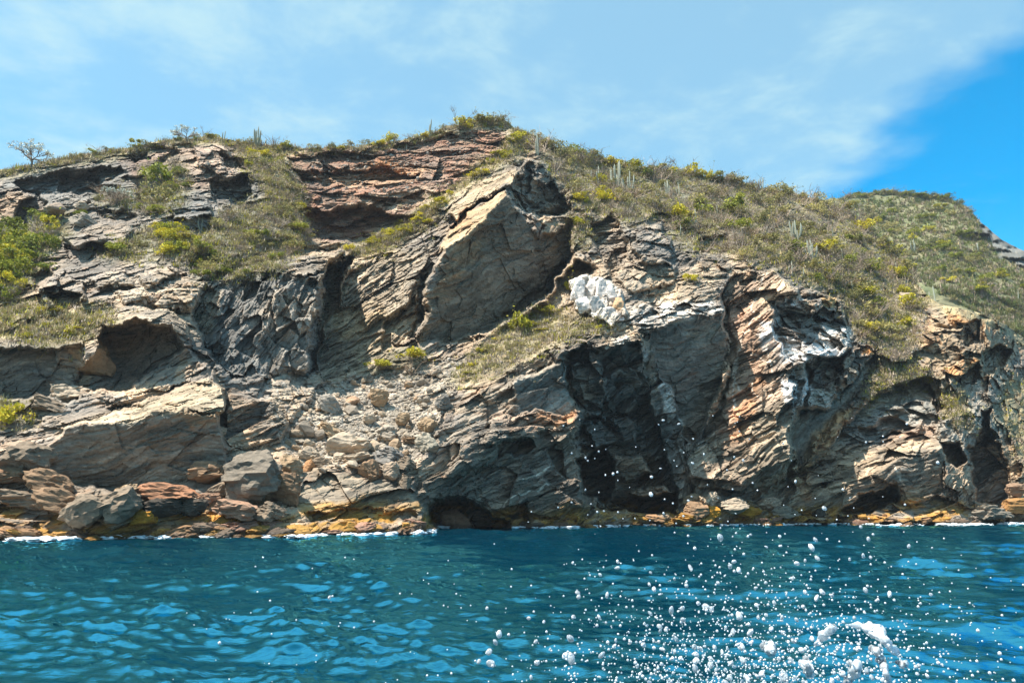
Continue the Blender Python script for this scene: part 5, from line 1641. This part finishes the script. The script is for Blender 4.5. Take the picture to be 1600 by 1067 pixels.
# ------------------------------------------------------------------ spray thrown up beside the boat
SM, t = new_mat('spray_water')
pos = t.node('ShaderNodeNewGeometry').outputs['Position']
nz = t.noise(pos, 220, 2, 0.6)
wt = t.node('ShaderNodeBsdfPrincipled', ins={'Base Color': (0.95, 0.985, 1.0, 1), 'Roughness': 0.03, 'IOR': 1.33, 'Transmission Weight': t.remap(nz, 0.30, 0.58, 0.85, 0.08), 'Coat Weight': 0.6, 'Coat Roughness': 0.08})
tl = t.node('ShaderNodeBsdfTranslucent', ins={'Color': (0.88, 0.95, 1.0, 1)})
mx = t.node('ShaderNodeMixShader', ins={0: 0.2, 1: wt.outputs[0], 2: tl.outputs[0]})
t.node('ShaderNodeOutputMaterial', ins={'Surface': mx.outputs[0]})
SM2 = SM.copy()
SM2.name = 'splash_water'
for nd in SM2.node_tree.nodes:
    if nd.type == 'MAP_RANGE':
        nd.inputs[3].default_value = 0.9
        nd.inputs[4].default_value = 0.1
    if nd.type == 'TEX_NOISE':
        nd.inputs['Scale'].default_value = 45
SR = np.random.default_rng(404)


def drop_proto(seed, sub=3):
    R = np.random.default_rng(seed)
    bm = bmesh.new()
    bmesh.ops.create_icosphere(bm, subdivisions=sub, radius=0.5)
    v = np.array([p.co[:] for p in bm.verts]); fc = np.array([[q.index for q in p.verts] for p in bm.faces])
    bm.free()
    r = 1 + 0.16 * fbm(v[:, 0] * 2.2 + seed, v[:, 1] * 2.2, v[:, 2] * 2.2, 2)
    return v * r[:, None], fc


DV = [drop_proto(i) for i in range(5)]
SM3 = SM.copy()
SM3.name = 'clear_drop_water'
for nd in SM3.node_tree.nodes:
    if nd.type == 'MAP_RANGE':
        nd.inputs[3].default_value = 0.98
        nd.inputs[4].default_value = 0.45
DROPS = [mesh_np('droplet', v, f, True, [SM if i < 2 else SM3]) for i, (v, f) in enumerate(DV)]
big = [(1017, 772, 8), (1018, 745, 6), (1288, 794, 10), (1243, 752, 5), (958, 740, 6), (946, 742, 4), (915, 715, 5), (515, 933, 8), (1079, 887, 10), (1147, 877, 9), (1390, 928, 10), (1420, 853, 6), (780, 990, 13), (774, 1003, 9), (764, 1018, 12), (767, 1036, 13),
       (748, 1033, 9), (892, 1028, 15), (883, 1024, 10), (891, 997, 13), (850, 971, 8), (896, 963, 8), (904, 932, 8), (940, 1023, 11), (839, 1035, 11), (830, 1058, 9), (1268, 855, 11), (1274, 843, 8), (1005, 1007, 11), (1056, 998, 10), (1049, 953, 11), (1066, 950, 10),
       (1022, 920, 9), (1016, 958, 9), (938, 898, 7), (895, 879, 7), (965, 877, 8), (1300, 930, 7), (1245, 880, 9), (1287, 926, 8), (1367, 955, 6), (1420, 1013, 7), (1433, 1052, 8), (1448, 1004, 6), (1472, 1038, 6), (1375, 1009, 9), (1316, 1052, 13),
       (1336, 1045, 18), (1300, 1064, 12), (1225, 1057, 16), (1204, 1014, 16), (1158, 1010, 13), (1172, 988, 12), (1145, 987, 11), (1110, 1038, 16), (1085, 1010, 11), (1087, 1032, 11), (1235, 1030, 12), (1258, 1036, 14), (1262, 1052, 11), (1252, 1015, 11), (1190, 1052, 12),
       (1140, 1058, 11), (1155, 962, 13), (1103, 948, 12), (1112, 952, 9), (1067, 968, 10), (1182, 945, 8), (1197, 960, 9), (1224, 988, 9), (1240, 1000, 10), (1362, 1058, 12), (1380, 1062, 10), (1258, 925, 8), (1276, 934, 9), (1345, 823, 7), (1357, 842, 7), (1205, 982, 8)]
spread = []
while len(spread) < 170:
    x, y = SR.normal(1150, 150), SR.uniform(830, 1075)
    if 820 < x < 1480 and SR.random() < ((y - 800) / 270) ** 1.3:
        spread.append((x, y, SR.gamma(4, 1.0) + 3))
while len(spread) < 205:
    spread.append((SR.uniform(880, 1180), SR.uniform(640, 830), SR.uniform(2.5, 4.5)))
drops = [(x, y, d) for x, y, d in big] + spread
SPOT = [(515, 933, 'alone over the open water on the left'), (770, 1010, 'left of the main spray'), (890, 1010, 'at the left edge of the main spray'), (1040, 960, 'in the left half of the main spray'), (1110, 1030, 'in the thick lower middle of the spray'), (1150, 960, 'in the upper middle of the spray'),
        (1230, 1040, 'in the thick lower right of the spray'), (1250, 900, 'in the upper right of the spray'), (1340, 1040, 'below the large splash sheet'), (1400, 930, 'above the large splash sheet'), (1440, 1030, 'right of the large splash sheet'), (960, 740, 'in front of the great dark cave'),
        (1100, 770, 'in front of the brown cliff face'), (1080, 880, 'over the open water below the cave'), (1288, 794, 'in front of the right sea cave'), (1200, 840, 'over the water near the right shore')]
for x, y, d in drops:
    Y = SR.uniform(1.7, 3.0)
    p = at(x, y, Y)
    o = link('water_droplet', DROPS[SR.integers(0, 5)], loc=tuple(p))
    s = d * 0.74 * Y / F
    o.scale = (s * SR.uniform(0.7, 1.1), s * SR.uniform(0.7, 1.1), s * SR.uniform(0.9, 1.6))
    o.rotation_euler = (SR.uniform(-0.5, 0.5), SR.normal() * 0.7, SR.uniform(0, 6.28))
    size = 'tiny ' if d < 5 else 'small ' if d < 8 else 'plump ' if d < 12 else 'large '
    tag(o, size + 'flying water droplet ' + min(SPOT, key=lambda m: (m[0] - x) ** 2 + (m[1] - y) ** 2)[2], 'droplet', 'flying droplets of the boat spray')

# finest spray
n = 900
x = np.concatenate([SR.normal(1180, 170, 2400), SR.uniform(250, 1500, 120), SR.uniform(880, 1420, 80)])
y = np.concatenate([1078 - np.abs(SR.normal(0, 90, 2400)), SR.uniform(870, 1070, 120), SR.uniform(640, 900, 80)])
ok = (y > 600) & (x > 0)
x, y = x[ok], y[ok]
Y = SR.uniform(1.5, 3.4, len(x))
c = at(x, y, Y)
v0, f0 = drop_proto(9, 1)
s = (SR.gamma(3, 0.6, len(x)) + 0.9) * Y / F
v = v0[None] * s[:, None, None] + c[:, None]
f = f0[None] + (np.arange(len(x)) * len(v0))[:, None, None]
tag(link('fine_spray', mesh_np('fine_spray', v.reshape(-1, 3), f.reshape(-1, 3), True, [SM])), 'finest spray hanging between the larger droplets', 'spray', kind='stuff')

# torn sheets of splashing water: lumpy strands
def splash(name, pts, label, Y=2.1):
    A = Acc()
    pts = np.array(pts, float)
    t0 = np.linspace(0, 1, len(pts))
    tt = np.linspace(0, 1, 26)
    px = np.interp(tt, t0, pts[:, 0]); py = np.interp(tt, t0, pts[:, 1]); r = np.interp(tt, t0, pts[:, 2])
    c = at(px, py, Y + 0.05 * np.sin(tt * 7))
    rr = 0.8 * r * Y / F * (1 + 0.6 * perlin(tt * 8, 3.3, pts[0, 0]))
    vv, ff = tube(c, rr, 16)
    vv[:, 1] = np.repeat(c[:, 1], 16) + (vv[:, 1] - np.repeat(c[:, 1], 16)) * 0.22
    vv = vv + (c[np.repeat(np.arange(26), 16)] - vv) * (0.65 * perlin(vv[:, 0] * 75, vv[:, 1] * 75, vv[:, 2] * 75))[:, None]
    A.add(vv, ff)
    tri = []
    for k in range(6):
        q = SR.random()
        i = int(q * 25)
        off = SR.normal(size=3) * rr[i] * 0.9
        vs, fs = DV[SR.integers(0, 5)]
        A2 = vs * rr[i] * SR.uniform(0.35, 1.0) + c[i] + off
        tri.append((A2, fs))
    V_ = [np.concatenate(A.v)]; n0 = len(V_[0])
    q = np.concatenate(A.f)
    F_ = [np.concatenate([q[:, [0, 1, 2]], q[:, [0, 2, 3]]])]
    for a_, b_ in tri:
        F_.append(b_ + n0); V_.append(a_); n0 += len(a_)
    tag(link(name, mesh_np(name, np.concatenate(V_), np.concatenate(F_), True, [SM2])), label, 'splash')


splash('splash_sheet', [(1322, 976, 2), (1340, 976, 7), (1358, 982, 10), (1372, 988, 12), (1384, 1000, 9), (1390, 1012, 6), (1402, 1018, 8)], 'largest torn sheet of splashing water arching at the lower right', 2.1)
splash('splash_strand', [(1274, 1006, 3), (1284, 996, 7), (1296, 984, 9), (1304, 978, 5)], 'slanting strand of splashing water left of the largest sheet', 2.0)
splash('splash_strand', [(1360, 1012, 5), (1368, 1016, 7), (1376, 1020, 5)], 'small lump of water under the largest splash sheet', 2.1)
splash('splash_strand', [(1372, 1030, 6), (1382, 1036, 8), (1384, 1052, 6), (1390, 1072, 6)], 'hanging strand of water below the largest splash sheet', 2.05)
splash('splash_strand', [(1400, 1034, 3), (1410, 1038, 5), (1417, 1036, 4)], 'short water lump right of the hanging strand', 2.05)
splash('splash_strand', [(1322, 1068, 6), (1330, 1056, 8), (1338, 1042, 10), (1342, 1036, 7)], 'thick rising strand of water at the bottom right edge', 1.95)
splash('splash_strand', [(1258, 1028, 6), (1262, 1040, 8), (1266, 1056, 6)], 'lumpy cluster of water left of the rising strand', 2.0)
splash('splash_strand', [(1192, 1008, 6), (1204, 1012, 9), (1206, 1022, 5)], 'bubbly water clump in the middle of the spray', 2.05)

# ------------------------------------------------------------------ thin sea haze
hm, t = new_mat('sea_haze')
vol = t.node('ShaderNodeVolumePrincipled', ins={'Color': (0.80, 0.90, 1.0, 1), 'Density': 0.00017, 'Anisotropy': 0.2})
t.node('ShaderNodeOutputMaterial', ins={'Volume': vol.outputs[0]})
hz = float(max(ALL[..., 2].max(), fall[..., 2].max())) + 8.0
bx = 12500.0
hv = np.array([(x, y, z) for z in (-85.0, hz) for y in (-bx, bx) for x in (-bx, bx)])
hf = np.array([(0, 2, 3, 1), (4, 5, 7, 6), (0, 1, 5, 4), (2, 6, 7, 3), (0, 4, 6, 2), (1, 3, 7, 5)])
haze = tag(link('haze', mesh_np('haze', hv, hf, False, [hm])), 'thin pale sea haze over the bay', 'haze', kind='stuff')
